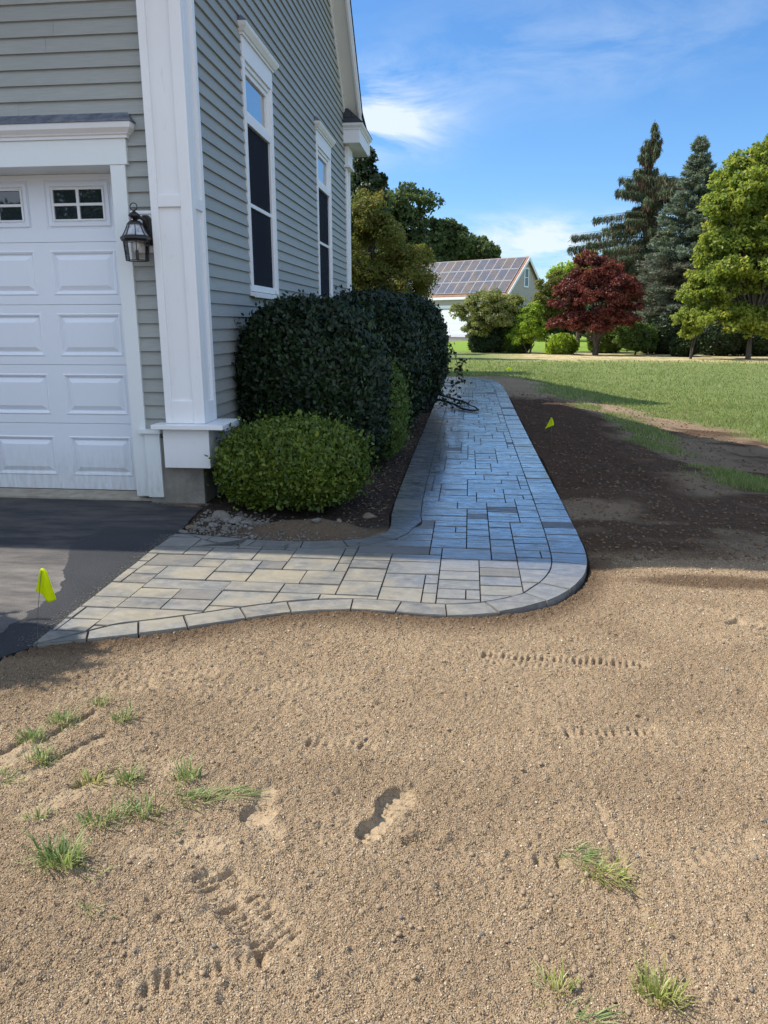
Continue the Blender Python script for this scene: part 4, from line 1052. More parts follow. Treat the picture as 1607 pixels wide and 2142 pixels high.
for r in range(3):
    for c_ in range(13):
        o0 = Vector(P(.05+c_*(pw+.04), 0, zrg))+sv*(.17+r*(ph+.04))+nv*.10
        if proto is None:
            v = [Vector((0, 0, 0)), -e*pw, -e*pw+sv*ph, sv*ph]; v += [q-nv*.05 for q in v]
            me = bpy.data.meshes.new('solar_panel'); me.from_pydata([tuple(q) for q in v], [], [(0, 1, 2, 3), (4, 7, 6, 5), (0, 4, 5, 1), (1, 5, 6, 2), (2, 6, 7, 3), (3, 7, 4, 0)])
            uv = me.uv_layers.new(name='UVMap'); uvs = [(0, 0), (1, 0), (1, 1), (0, 1)]+[(0, 0)]*20
            for i_, q in enumerate(uvs): uv.data[i_].uv = q
            me.materials.append(M['solar']); proto = me
        ob = bpy.data.objects.new('solar_panel', proto); COL.objects.link(ob); ob.parent = nb; ob.location = o0-Vector((Rp.x, Rp.y, GZ))
# gable window
def nwin(s0, s1, z0, z1):
    mb = MB(); t_ = -.0
    def pl(a, b, c_, d, off, th_=.05): return [P(off, a, c_), P(off, b, c_), P(off, b, d), P(off, a, d), P(off-th_, a, c_), P(off-th_, b, c_), P(off-th_, b, d), P(off-th_, a, d)]
    F6 = [(0, 1, 2, 3), (4, 7, 6, 5), (0, 4, 5, 1), (1, 5, 6, 2), (2, 6, 7, 3), (3, 7, 4, 0)]
    for a, b, c_, d in ((s0, s0+.14, z0, z1), (s1-.14, s1, z0, z1), (s0+.14, s1-.14, z0, z0+.14), (s0+.14, s1-.14, z1-.14, z1), (s0+.14, s1-.14, (z0+z1)/2-.03, (z0+z1)/2+.03)): mb.add(pl(a, b, c_, d, -.01), F6)
    w_ = obj('window', mb, M['white'], nb); mb = MB(); mb.add(pl(s0+.13, s1-.13, z0+.13, z1-.13, -.012, .01), F6); obj('pane', mb, M['glass_dark'], w_)
nwin(-.45, .45, 4.85, 6.75); nwin(.2, 1.3, 1.0, 2.5)
# garage doors and white band on the long wall
def long(t0, t1, z0, z1, off, name, mat, par=nb):
    mb = MB(); s0 = -W2-off
    v = [P(t0, s0, z0), P(t1, s0, z0), P(t1, s0, z1), P(t0, s0, z1), P(t0, -W2+.01, z0), P(t1, -W2+.01, z0), P(t1, -W2+.01, z1), P(t0, -W2+.01, z1)]
    mb.add(v, [(0, 1, 2, 3), (4, 7, 6, 5), (0, 4, 5, 1), (1, 5, 6, 2), (2, 6, 7, 3), (3, 7, 4, 0)]); return obj(name, mb, mat, par)
long(4.0, 12.6, 2.85, 3.15, .12, 'door_header', M['white'])
for a in (4.4, 8.6):
    d = long(a, a+3.6, .0, 2.75, .06, 'garage_door', M['white'])
    for k in range(1, 4): long(a+.02, a+3.58, k*.69-.02, k*.69+.012, .065, 'panel_joint', M['gutter'], d)
long(0, Lh, GZ, -.02, .03, 'foundation', M['concrete'])
mb = MB(); q = [P(3.5, -W2-.05, GZ+.03), P(13, -W2-.05, GZ+.03), P(13, -W2-6, GZ+.03), P(3.5, -W2-6, GZ+.03)]; mb.face(q)
M['drivefar'] = simple('pale_asphalt', (.20, .20, .21), .9, .2, 0, .1, 2)
dr = obj('neighbour_driveway', mb, M['drivefar']); tag(dr, kind='structure')
# ------------------------------------------------------------------ vegetation
def unit(v): return v/np.maximum(np.linalg.norm(v, axis=-1, keepdims=True), 1e-9)
def leaf_quads(P, N, L, W, rng, jit=.9, shape=4, droop=0, updir=None):
    """one small leaf per point; N = preferred outward normal"""
    n = len(P); Nn = unit(unit(N)+jit*rng.normal(size=(n, 3))*.6)
    a = rng.normal(size=(n, 3)) if updir is None else updir+rng.normal(size=(n, 3))*.35
    a[:, 2] -= droop
    A = unit(a-(a*Nn).sum(1, keepdims=True)*Nn); B = np.cross(Nn, A)
    l = L*(.65+.7*rng.random((n, 1))); w_ = W*(.65+.7*rng.random((n, 1)))
    if shape == 4:
        V = np.stack([P, P+A*l*.5+B*w_*.5+Nn*w_*.12, P+A*l, P+A*l*.5-B*w_*.5+Nn*w_*.12], 1); F = np.arange(n*4).reshape(n, 4)
    else:
        V = np.stack([P, P+A*l*.33+B*w_*.5+Nn*w_*.14, P+A*l*.72+B*w_*.36+Nn*w_*.10, P+A*l, P+A*l*.72-B*w_*.36+Nn*w_*.10, P+A*l*.33-B*w_*.5+Nn*w_*.14], 1); F = np.arange(n*6).reshape(n, 6)
    return V.reshape(-1, 3), F
def leaf_obj(name, P, N, L, W, mat, parent, seed, **k):
    V, F = leaf_quads(P, N, L, W, np.random.default_rng(seed), **k)
    return fin(name, npmesh(name, V, F), mat, parent)
def sphere_dirs(n, rng): return unit(rng.normal(size=(n, 3)))
def dmod(Dr, seed, amp, k=3):
    """smooth lumpy radius factor for directions"""
    g = np.random.default_rng(seed); s = np.zeros(len(Dr))
    for i in range(26):
        c = unit(g.normal(size=3)); f = g.uniform(3, 14); s += g.uniform(-1, 1)*np.exp(-f*(1-Dr@c))
    return 1+amp*s
def superell(Dr, p):
    return 1/(np.abs(Dr)**p).sum(1)**(1/p)
def bush(name, c, r, label, cat, n, L, W, mat, seed, group=None, p=2.6, amp=.06, jit=.9, fresh=None, zmin=.0, core=True, shape=6, sprigs=0, nocut=False):
    g = np.random.default_rng(seed); c = np.array(c, float); r = np.array(r, float)
    t_ = thing(name, label, cat, (c[0], c[1], zmin), group)
    Dr = sphere_dirs(n, g); rad = superell(Dr, p)*dmod(Dr, seed+1, amp)
    dep = 1-np.abs(g.normal(size=n))*.055
    puff = 1+.035*np.sin(Dr[:, 0]*23+Dr[:, 2]*17)*np.sin(Dr[:, 1]*21-Dr[:, 2]*13)
    P = c+Dr*r*(rad*dep*puff)[:, None]
    N = Dr/r
    P = P+(sphere_dirs(n, g)*r*.03*(g.random((n, 1)) < .12)+N/np.linalg.norm(N, axis=1, keepdims=True)*.11*g.random((n, 1))**2*(g.random((n, 1)) < .09))
    keep = (P[:, 2] > zmin+.02+.10*(g.random(n)))
    if not nocut: P = P; 
    P, N = P[keep], N[keep]
    up = unit(unit(N)+np.array([0, 0, .7]))
    V1, F1 = leaf_quads(P, N, L, W, np.random.default_rng(seed+2), jit=jit, shape=shape, updir=up)
    if not fresh: fin('foliage', npmesh('foliage', V1, F1), mat, t_)
    if fresh:
        m2, nf, L2 = fresh; k = g.integers(0, len(P), nf); cs = P[k]; reps = 9
        Q = np.repeat(cs, reps, 0)+g.normal(size=(nf*reps, 3))*.018+np.repeat(unit(N[k]), reps, 0)*.02*g.random((nf*reps, 1)); NN = np.repeat(unit(N[k]), reps, 0)
        V2, F2 = leaf_quads(Q, NN, L2, L2*.5, np.random.default_rng(seed+5), jit=1.2, shape=shape, updir=unit(NN+np.array([0, 0, 1.])))
        me = npmesh('foliage', np.concatenate([V1, V2]), np.concatenate([F1, F2+len(V1)])); me.polygons.foreach_set('material_index', np.r_[np.zeros(len(F1), np.int32), np.ones(len(F2), np.int32)])
        fin('foliage', me, [mat, m2], t_)
    # woody inside: stems fanning out from the ground with twigs, and dense inner leaves
    mb = MB(); gr = random.Random(seed)
    for k in range(14):
        a = gr.uniform(0, 6.28); q = gr.uniform(.15, .8); d = (math.cos(a)*q*r[0], math.sin(a)*q*r[1]); zt_ = c[2]+r[2]*gr.uniform(0, .6)
        mb.tube([(c[0]+d[0]*.15, c[1]+d[1]*.15, zmin-.05), (c[0]+d[0]*.55, c[1]+d[1]*.55, zmin+(zt_-zmin)*.5), (c[0]+d[0], c[1]+d[1], zt_)], [.018, .012, .005], 5)
    obj('stems', mb, M['bark'], t_)
    if core:
        ni = int(n*.22); Di = sphere_dirs(ni, g); Pi = c+Di*r*(superell(Di, p)*dmod(Di, seed+1, amp)*g.uniform(.70, .90, ni))[:, None]
        ki = Pi[:, 2] > zmin+.1; leaf_obj('inner_leaves', Pi[ki], Di[ki], L*2.6, W*3.0, mat, t_, seed+7, jit=.5)
    return t_
def clumps_pts(clumps, n, rng, k_sub=26, sub_r=.34, shell=.35, up=.25, low_cut=-.75):
    """leaf positions in sub-clumps on the surface of each big clump; returns P, N"""
    vol = np.array([c[3]*c[4]+c[4]*c[5]+c[3]*c[5] for c in clumps]); vol = vol/vol.sum(); Ps = []; Ns = []
    for c, v in zip(clumps, vol):
        cc = np.array(c[:3]); rr = np.array(c[3:6]); ns = int(k_sub*1.5); m = max(20, int(n*v))
        d = sphere_dirs(ns*2, rng); d = d[d[:, 2] > low_cut][:ns]; ns = len(d)
        sc = cc+d*rr*rng.uniform(.55, .95, (ns, 1)); sr = np.mean(rr)*sub_r*.82*rng.uniform(.5, 1.3, ns)
        w_ = sr**2; w_ /= w_.sum(); idx_ = rng.choice(ns, m, p=w_)
        dd = sphere_dirs(m, rng); dd[:, 2] = np.where(dd[:, 2] < -.45, -dd[:, 2]*rng.random(m), dd[:, 2]); dd = unit(dd)
        rad = (1-shell*rng.random(m)**1.2)*np.exp(rng.normal(size=m)*.10)
        flat = np.array([1.08, 1.08, .84])
        P = sc[idx_]+dd*flat*(sr[idx_]*rad)[:, None]
        Ps.append(P); Ns.append(unit(dd+np.array([0, 0, up])+.4*d[idx_]))
    return np.concatenate(Ps), np.concatenate(Ns)
def limb(mb, a, b, r0, r1, gr, sag=.12, seg=6):
    a = Vector(a); b = Vector(b); L = (b-a).length; pts = []; rad = []
    for i in range(5):
        t_ = i/4; p = a.lerp(b, t_)+Vector((gr.uniform(-1, 1), gr.uniform(-1, 1), gr.uniform(-.5, .5)))*L*.035*(0 < i < 4)
        p.z += math.sin(t_*math.pi)*L*sag; pts.append(p); rad.append(r0+(r1-r0)*t_)
    mb.tube(pts, rad, seg); return pts
def tree(name, base, clumps, label, cat, n, L, W, mat, seed, trunk_r=.12, fork=.35, group=None, k_sub=26, sub_r=.34, shell=.35, W_limbs=True, droop=0, nt_=1, trunk_top=None, low_cut=-.75, jit=.9):
    rng = np.random.default_rng(seed); gr = random.Random(seed); bx, by, bz = base
    t_ = thing(name, label, cat, base, group)
    P, N = clumps_pts(clumps, n, rng, k_sub, sub_r, shell, low_cut=low_cut)
    leaf_obj('crown', P, N, L, W, mat, t_, seed+1, droop=droop, jit=jit)
    cc = np.array([c[:3] for c in clumps]); top = cc.mean(0); mb = MB()
    H = max(c[2]+c[5]*.5 for c in clumps)
    fz = bz+(H-bz)*fork
    for q in range(nt_):
        ox, oy = (gr.uniform(-.25, .25), gr.uniform(-.25, .25)) if nt_ > 1 else (0, 0)
        tp = (bx+(top[0]-bx)*.3+ox*1.5, by+(top[1]-by)*.3+oy, fz)
        mb.tube([(bx+ox*.4, by+oy*.4, bz-.15), (bx+ox*.7+gr.uniform(-.03, .03), by+oy*.7, bz+(fz-bz)*.45), tp], [trunk_r*1.25, trunk_r, trunk_r*.85], 8)
        for c in clumps[q::nt_]:
            e_ = (c[0], c[1], c[2]+c[5]*.1); pts = limb(mb, tp, e_, trunk_r*.6, trunk_r*.12, gr, .04)
            for _ in range(4):
                d = sphere_dirs(1, rng)[0]; s_ = pts[gr.choice([2, 3, 4])]
                mb.tube([s_, (s_[0]+d[0]*c[3]*.35, s_[1]+d[1]*c[4]*.35, s_[2]+abs(d[2])*c[5]*.3), (s_[0]+d[0]*c[3]*.8, s_[1]+d[1]*c[4]*.8, s_[2]+d[2]*c[5]*.7)], [trunk_r*.22, trunk_r*.14, trunk_r*.05], 4)
    obj('trunk', mb, M['bark'], t_)
    return t_

# -- shrubs in the bed beside the path
bush('boxwood_shrub', (-1.345, 5.66, .295), (.565, .47, .325), 'low rounded light green boxwood, the front-most shrub beside the corner post', 'shrub', 24000, .036, .021, M['leaf_box'], 31, p=2.5, amp=.035, zmin=-.02, fresh=(M['leaf_box'], 500, .026), jit=1.1)
bush('holly_shrub', (-1.44, 7.05, .74), (.68, .66, .80), 'tall dark clipped holly under the nearer tall window, behind the low boxwood', 'shrub', 34000, .046, .027, M['leaf_holly'], 41, 'clipped hollies along the wall', p=2.9, amp=.085, fresh=(M['leaf_hollyf'], 170, .035))
bush('round_shrub', (-.92, 7.6, .50), (.30, .48, .52), 'smaller fresh green shrub squeezed between the big holly and the path edge', 'shrub', 11000, .036, .022, M['leaf_mid'], 51, p=2.3, amp=.05)
bush('holly_shrub', (-1.28, 9.85, .82), (.76, .86, .87), 'dark clipped holly, middle one of the row below the farther tall window', 'shrub', 26000, .050, .030, M['leaf_holly'], 61, 'clipped hollies along the wall', p=2.6, amp=.08, fresh=(M['leaf_hollyf'], 40, .035))
bush('holly_shrub', (-1.13, 12.55, .90), (.76, .90, .90), 'dark clipped holly farthest along the path, with a loose branch drooping over the paving', 'shrub', 24000, .052, .032, M['leaf_holly'], 71, 'clipped hollies along the wall', p=2.7, amp=.07)
# drooping branch of the farthest holly: a part of it
hol3 = [o for o in bpy.data.objects if o.parent is None and o.get('label', '').startswith('dark clipped holly farthest')][0]
mb = MB(); gr = random.Random(4); rng = np.random.default_rng(4)
main = [(-.55, 12.3, 1.32), (-.42, 12.25, 1.20), (-.26, 12.2, .98), (-.17, 12.18, .70), (-.20, 12.15, .45), (-.16, 12.1, .2)]
mb.tube(main, [.009, .008, .006, .005, .004, .003], 5)
side = [[main[2], (-.36, 12.1, .75), (-.50, 12.05, .58), (-.56, 12, .40)], [main[1], (-.38, 12.2, .85), (-.45, 12.1, .5), (-.38, 12.1, .25)], [main[3], (-.10, 12.1, .6), (-.06, 12.1, .42)], [main[4], (-.30, 12.0, .30), (-.40, 12.0, .12)]]
for s in side: mb.tube(s, [.005, .004, .003, .002][:len(s)], 4)
br = obj('drooping_branch', mb, M['twig'], hol3)
Ps = []
for s in [main[2:]]+side:
    s = [Vector(q) for q in s]
    for a, b in zip(s, s[1:]):
        for _ in range(16): q = a.lerp(b, gr.random()); Ps.append((q.x+gr.gauss(0, .035), q.y+gr.gauss(0, .03), q.z+gr.gauss(0, .03)))
Ps += [(-.10+gr.gauss(0, .04), 12.1, .80+gr.gauss(0, .025)) for _ in range(12)]
for _ in range(150): Ps.append((-.50+gr.gauss(0, .07), 12.15+gr.gauss(0, .1), abs(gr.gauss(.42, .22))+.03))
Ps = np.array(Ps); leaf_obj('foliage', Ps, sphere_dirs(len(Ps), rng), .055, .038, M['leaf_holly'], hol3, 5, shape=6)
# cut twigs of wood lying bent on the paving
hz_ = thing('fallen_branch', 'dark bent cut branches lying across the paving under the farthest holly', 'branch', (-.3, 12.3, .0))
def G2(x, y, z_=.012): return (x, y, z_)
mb = MB()
mb.tube([G2(-.60, 13.6, .15), G2(-.40, 13.5, .10), G2(-.20, 13.35, .06), G2(-.02, 13.1, .03), G2(.03, 12.9, .02)], [.022, .02, .018, .015, .012], 7)
mb.tube([G2(-.58, 13.2, .09), G2(-.38, 12.95, .07), G2(-.20, 12.6, .045), G2(-.08, 12.25, .02), G2(.06, 12.0, .02), G2(.17, 12.0, .03), G2(.12, 12.25, .05), G2(-.02, 12.7, .05)], [.02, .02, .02, .018, .016, .014, .012, .008], 7)
mb.tube([G2(-.14, 12.35, .03), G2(-.10, 12.4, .10), G2(-.05, 12.4, .09), G2(-.06, 12.38, .03)], .007, 5)
mb.tube([G2(0, 12.9, .03), G2(.05, 12.9, .10), G2(.10, 12.9, .09), G2(.06, 12.9, .05)], .007, 5)
obj('stems', mb, simple('cut_wood', (.025, .022, .02), .6, .4), hz_, smooth=True)
Pq = np.array([(-.25+gr.gauss(0, .18), 12.7+gr.gauss(0, .35), .02+abs(gr.gauss(0, .03))) for _ in range(46)]); leaf_obj('leaves', Pq, np.tile([0, 0, 1.], (46, 1)), .07, .04, M['leaf_holly'], hz_, 6, shape=6)

# -- trees, left to right
F = -.3
g7 = np.random.default_rng(7)
tree('dogwood_tree', (-2.9, 23, -.1), [(-2.9, 23, 3.1, 1.35, 1.3, 1.2), (-2.1, 22.7, 2.5, 1.1, 1.0, .95), (-3.6, 23.2, 2.2, 1.1, 1, 1.2), (-2.0, 23, 1.5, 1.0, 1, .9), (-2.85, 22.6, 4.25, .75, .75, .75), (-1.7, 22.9, 3.15, .70, .7, .45), (-3.6, 23, 3.9, .8, .8, .8), (-2.6, 22.6, 1.2, 1.2, .9, 1.0)],
     'olive and rust leaved dogwood just behind the rear corner of the grey house', 'tree', 64000, .085, .045, M['leaf_dog'], 101, .09, .25, k_sub=34, sub_r=.33, nt_=3)
tree('ivy_covered_tree', (-5.0, 38, F), [(-5.1, 38, 8.6, .62, .62, .9), (-5.0, 38, 7.4, .85, .8, 1.0), (-4.55, 38, 7.5, .45, .5, .9), (-4.9, 38, 6.2, 1.0, .9, 1.1), (-4.9, 38, 4.8, 1.15, 1, 1.2), (-4.8, 38, 3.2, 1.2, 1, 1.3)],
     'dark ivy-clad columnar tree rising behind the dogwood beside the eave', 'tree', 26000, .16, .12, M['leaf_ivy'], 111, .18, .6, k_sub=30, sub_r=.3)
tree('leafy_tree', (-7.3, 44, F), [(-6.9, 44, 6.2, 1.5, 1.3, 1.4), (-7.0, 44, 7.3, .9, .9, 1.0), (-6.4, 44, 4.6, 1.2, 1.2, 1.3)], 'light green tree top peeking out between the wall and the ivy-clad tree', 'tree', 14000, .16, .10, M['leaf_crab'], 121, .18, .4)
for k, (cx, cy, ztop, rx, nm) in enumerate([(-15.5, 105, 20.6, 6.5, 'tallest oak at the left of the distant wood, nearest to the ivy-clad tree'), (-8.9, 112, 20.0, 6.0, 'second oak of the distant wood, its round crown above the solar roof'),
                                            (-4.0, 116, 16.2, 4.6, 'third oak of the distant wood, a step lower than its left neighbour'), (-.2, 120, 13.9, 3.8, 'low dark oak right of centre in the distant wood'), (2.6, 118, 12.9, 2.3, 'smallest feathery tree at the right end of the distant wood')]):
    cl = []; gq = np.random.default_rng(200+k); r0 = rx
    for j in range(9 if rx > 3 else 6):
        a = gq.uniform(0, 6.28); q = gq.uniform(.0, .72); zz = ztop-r0*.45-gq.uniform(0, 1)*(ztop*.55)
        cl.append((cx+math.cos(a)*q*r0*.9, cy+math.sin(a)*q*r0*.6, zz, r0*.52, r0*.5, r0*.42))
    cl += [(cx, cy, ztop-r0*.55, r0*.72, r0*.6, r0*.55), (cx-r0*.3, cy, ztop*.45, r0*.9, r0*.6, ztop*.22), (cx+r0*.35, cy-1, ztop*.38, r0*.8, r0*.6, ztop*.2)]
    tree('oak_tree', (cx, cy, F), cl, nm, 'tree', 36000 if rx > 3 else 10000, .50, .36, M['leaf_oak'], 210+k, .45, .3, 'oaks beyond the far house', k_sub=30, sub_r=.30)
tree('crabapple_tree', (1.35, 45, F), [(-.75, 45, 1.95, .5, .5, .55), (.75, 45, 2.45, 1.25, 1.1, .75), (1.7, 45, 2.3, 1.05, 1.0, .7), (2.5, 45, 2.2, .75, .8, .7), (.1, 45, 1.75, 1.05, 1, .7), (1.3, 44.7, 1.5, 1.3, 1.1, .75), (2.2, 45, 1.6, .8, .9, .7), (.4, 44.6, 1.0, .8, .8, .55)],
     'spreading olive crabapple with a thin bare trunk in front of the far house', 'tree', 24000, .11, .07, M['leaf_crab'], 131, .075, .45, k_sub=24, sub_r=.33, shell=.5)
bush('dark_shrub', (1.1, 45.6, .35), (1.25, .9, .85), 'dark undergrowth shrub beneath the crabapple crown', 'shrub', 9000, .12, .08, M['leaf_dark'], 133, p=2, amp=.2, zmin=F, shape=4)
bush('dark_shrub', (2.6, 45.4, .4), (1.0, .8, .9), 'dark green shrub between the crabapple and the yellow-green shrub', 'shrub', 7000, .12, .08, M['leaf_mid'], 134, p=2, amp=.25, zmin=F, shape=4)
tree('yellow_green_shrub', (3.35, 44, F), [(3.3, 44, 1.2, .8, .7, .8), (3.5, 44, 1.95, .5, .5, .6), (2.9, 44, .6, .7, .6, .6), (3.9, 44, .9, .6, .6, .7)], 'bright yellow-green bushy shrub right of the crabapple', 'shrub', 12000, .11, .07, M['leaf_yel'], 135, .04, .2, nt_=3)
bush('small_shrub', (4.95, 43, .15), (.75, .6, .62), 'low bright green shrub left of the red maple trunk', 'shrub', 6000, .12, .07, M['leaf_yel'], 137, p=2, amp=.25, zmin=F, shape=4)
tree('slender_tree', (4.6, 47, F), [(4.6, 47, 3.3, .8, .7, .75), (4.3, 47, 2.3, .8, .8, .9), (5.1, 47, 3.9, .6, .6, .55), (4.9, 47, 1.6, .6, .6, .8)], 'slim green and rust tree between the far house gable and the red maple', 'tree', 12000, .11, .07, M['leaf_dog'], 139, .06, .3, k_sub=20)
rc = [(6.3, 42, 3.9, 1.35, 1.2, .75), (5.4, 42, 3.1, 1.15, 1.1, .6), (7.4, 42, 3.2, 1.25, 1.2, .65), (6.4, 41.7, 2.6, 1.5, 1.3, .65), (4.95, 42, 2.3, .9, .9, .42), (8.2, 42, 2.3, .8, .9, .42), (5.5, 42, 1.6, 1.1, 1.1, .42), (6.9, 41.6, 1.75, 1.1, 1.1, .5), (6.0, 42, 4.55, .7, .7, .4), (7.1, 42, 4.1, .7, .7, .4), (4.6, 42, 1.3, .6, .7, .3), (6.2, 41.6, 1.2, 1.2, 1, .35), (7.9, 41.8, 1.5, .9, 1, .45), (5.0, 42, 3.0, .7, .8, .45), (8.3, 42, 3.0, .7, .8, .4)]
tree('japanese_maple', (6.62, 42, F), rc, 'dark red leaved maple with forked trunk at the lawn edge', 'tree', 36000, .12, .08, M['leaf_red'], 141, .13, .15, k_sub=26, sub_r=.30, nt_=2, shell=.5, jit=1.4)
tree('leafy_tree', (7.6, 56, F), [(7.6, 56, 4.9, 1.6, 1.4, 1.4), (6.4, 56, 4.4, 1.2, 1.2, 1.0), (8.6, 56, 4.0, 1.4, 1.3, 1.3)], 'light green tree top showing above and behind the red maple', 'tree', 12000, .17, .12, M['leaf_yel'], 143, .15, .4)

# -- conifers
def spruce(name, base, H, Rb, label, seed, mat, weep, n_wh, twig_per, tl, tw, asym=None, bare=0, prof=None, cones=0, per=9):
    gr = random.Random(seed); rng = np.random.default_rng(seed); bx, by, bz = base
    t_ = thing(name, label, 'tree', base)
    mb = MB(); mb.tube([(bx, by, bz-.2), (bx, by, bz+H*.5), (bx, by, bz+H)], [H*.022, H*.013, .012], 8)
    P = []; U = []; NN = []; CP = []; dead = []
    for w_ in range(n_wh):
        f = (w_+.5)/n_wh; zz = bz+H*(.05+.95*f); rmax = Rb*(prof(f) if prof else (1-f)**.85)
        for b in range(per):
            a = gr.uniform(0, 6.28); L = rmax*(gr.uniform(.38, 1.15) if weep else gr.uniform(.72, 1.08))
            if asym: L *= asym(a, f)
            if L < .12: L = .12
            ux, uy = math.cos(a), math.sin(a); m = 7; pts = []
            lift = (.10 if weep else .16)
            for i in range(m):
                s = i/(m-1); dzb = L*(lift*s*2-(.80 if weep else .30)*s*s*(1-f*.6)+(.30*s**3 if weep else .05*s**3)) if f < .80 or not weep and f < .93 else L*s*(.55 if weep else .9)
                pts.append((bx+ux*L*s, by+uy*L*s, zz+dzb))
            mb.tube(pts[::2], [.035*(1-f)+.012, .02, .010, .004], 4)
            nt2 = int(twig_per*(L/Rb+(.05 if weep else .15)))
            s = rng.random(nt2)**.65; ii = np.clip((s*(m-1)).astype(int), 0, m-2); fr_ = s*(m-1)-ii; pa = np.array(pts); q = pa[ii]*(1-fr_)[:, None]+pa[ii+1]*fr_[:, None]
            side = np.array([-uy, ux, 0]); wd = (.13 if weep else .26)*L*(1.05-s)
            off = rng.uniform(-1, 1, nt2)*wd
            q = q+side*off[:, None]
            if weep: q[:, 2] -= rng.random(nt2)**1.3*.42*(1-s*.35); u_ = np.array([ux*.25, uy*.25, -1.0])+rng.normal(size=(nt2, 3))*.22
            else: q[:, 2] += rng.normal(size=nt2)*.05-abs(off)*.15; u_ = np.array([ux, uy, .25])+side*np.sign(off)[:, None]*.9+rng.normal(size=(nt2, 3))*.35
            isd = (rng.random(nt2) < bare*(1.5 if f < .40 else .12)*(1.25-s if f < .25 else 1.0-s*.5)) if bare else np.zeros(nt2, bool)
            P.append(q[~isd]); U.append(u_[~isd]); dead.append((q[isd], u_[isd]))
            if cones and f > .3:
                k = rng.random(nt2) < cones*(1.6 if f > .7 else .7); CP.append(q[k])
    obj('trunk', mb, M['bark'], t_)
    P = np.concatenate(P); U = np.concatenate(U); N = np.cross(unit(U), unit(rng.normal(size=P.shape)))
    leaf_obj('needles', P, N, tl, tw, mat, t_, seed+1, jit=.3, updir=unit(U)*2.2)
    if bare:
        q = np.concatenate([d[0] for d in dead]); u_ = np.concatenate([d[1] for d in dead]); N = np.cross(unit(u_), unit(rng.normal(size=q.shape)))
        leaf_obj('bare_twigs', q, N, tl*1.9, tw*.32, M['needle_dead'], t_, seed+2, jit=.3, updir=unit(u_)*2.5)
    if cones:
        q = np.concatenate(CP); q[:, 2] -= .12; N = rng.normal(size=q.shape); N[:, 2] = 0
        leaf_obj('cones', q, N, .30, .085, M['cones'], t_, seed+3, jit=.1, updir=np.tile([0, 0, -3.], (len(q), 1)))
    return t_
def asymN(a, f):
    l = -math.cos(a)                       # towards -x
    return 1.0+(.55*max(0, l) if .22 < f < .66 else 0)+(.9*max(0, math.cos(a))*(1 if .68 < f < .75 else 0))-(.2*max(0, -l) if f < .6 else 0)
def profN(f):
    xs = [0, .12, .3, .42, .52, .62, .70, .74, .78, .88, 1.0]; ys = [.62, .70, .78, .84, .80, .74, .80, .60, .28, .16, .02]
    return float(np.interp(f, xs, ys))
spruce('norway_spruce', (10.5, 50, F), 13.25, 3.3, 'tall dark spruce with drooping boughs and brown cones, tallest of the tree row', 301, M['needle_n'], True, 26, 760, .30, .030, asymN, 0, profN, .13, 8)
spruce('blue_spruce', (12.15, 46, F), 11.3, 3.9, 'grey-blue spruce with bare brown lower twigs, right of the taller dark spruce', 311, M['needle_b'], False, 36, 480, .17, .065, None, .66, lambda f: (1-f)**.85 if f > .28 else .66+.35*f, 0, 13)

# -- broadleaf trees on the right
gm_ = np.random.default_rng(17); mc = []
for k in range(70):
    zz = gm_.uniform(1.7, 9.3); hw = np.interp(zz, [1.5, 3, 5, 7, 8.2, 9.4], [2.5, 2.9, 2.7, 2.2, 1.7, 1.0]); xx = gm_.uniform(-1, 1)*hw*.95; r_k = gm_.uniform(.55, .95)
    mc.append((13.25+xx, 37.9+gm_.uniform(-1, .7)*hw*.5, zz, r_k*1.1, r_k, r_k*.7))
mc += [(13.0, 38.2, 4.0, 1.6, 1.2, 1.8), (13.2, 38.2, 6.6, 1.2, 1.0, 1.5), (11.1, 38, 4.4, .9, .9, .8), (11.5, 37.8, 5.5, .9, .9, .8), (11.1, 37.9, 3.4, .9, .9, .7), (11.9, 37.6, 4.7, 1.1, 1, .9), (12.0, 37.6, 6.6, 1, 1, .8)]
mc += [(gm_.uniform(10.9, 15.5), 37.5+gm_.uniform(-.6, .6), gm_.uniform(.9, 1.9), .85, .8, .5) for _ in range(12)]
tree('maple_tree', (12.95, 37.6, F), mc, 'large yellow-green maple cut off by the right side of the view', 'tree', 125000, .15, .12, M['leaf_maple'], 321, .11, .18, k_sub=12, sub_r=.50, shell=.7, jit=1.6)
tree('young_tree', (10.42, 38, F), [(10.2, 38, 2.6, .62, .6, .55), (10.5, 38, 1.7, .75, .7, .6), (10.0, 38, 1.5, .5, .5, .45), (10.45, 38, 3.3, .4, .4, .4), (10.3, 37.9, .95, .5, .5, .4)], 'thin-stemmed young tree with pale green leaves in front of the blue spruce', 'tree', 9000, .12, .08, M['leaf_maple'], 323, .035, .3, nt_=2, shell=.6)
tree('birch_tree', (14.1, 44, F), [(13.9, 44, 7.6, 1.2, 1.1, 1.0), (14.9, 44, 6.4, 1.3, 1.2, 1.2), (13.6, 44, 6.0, 1.0, 1.0, 1.0), (14.6, 44, 8.4, .8, .8, .8), (14.6, 44, 4.6, 1.4, 1.2, 1.2)], 'loose airy green tree in the gap between the blue spruce and the big maple', 'tree', 15000, .13, .09, M['leaf_mid'], 325, .09, .4, k_sub=22, shell=.7)
tree('green_shrub', (8.9, 43.2, F), [(8.6, 43, .9, .75, .7, .65), (9.4, 43, .7, .7, .7, .6), (8.3, 43, .3, .6, .6, .5), (9.2, 42.9, .15, .9, .7, .45)], 'dark green shrub in the shade right of the red maple', 'shrub', 9000, .11, .07, M['leaf_mid'], 331, .04, .2, nt_=2)
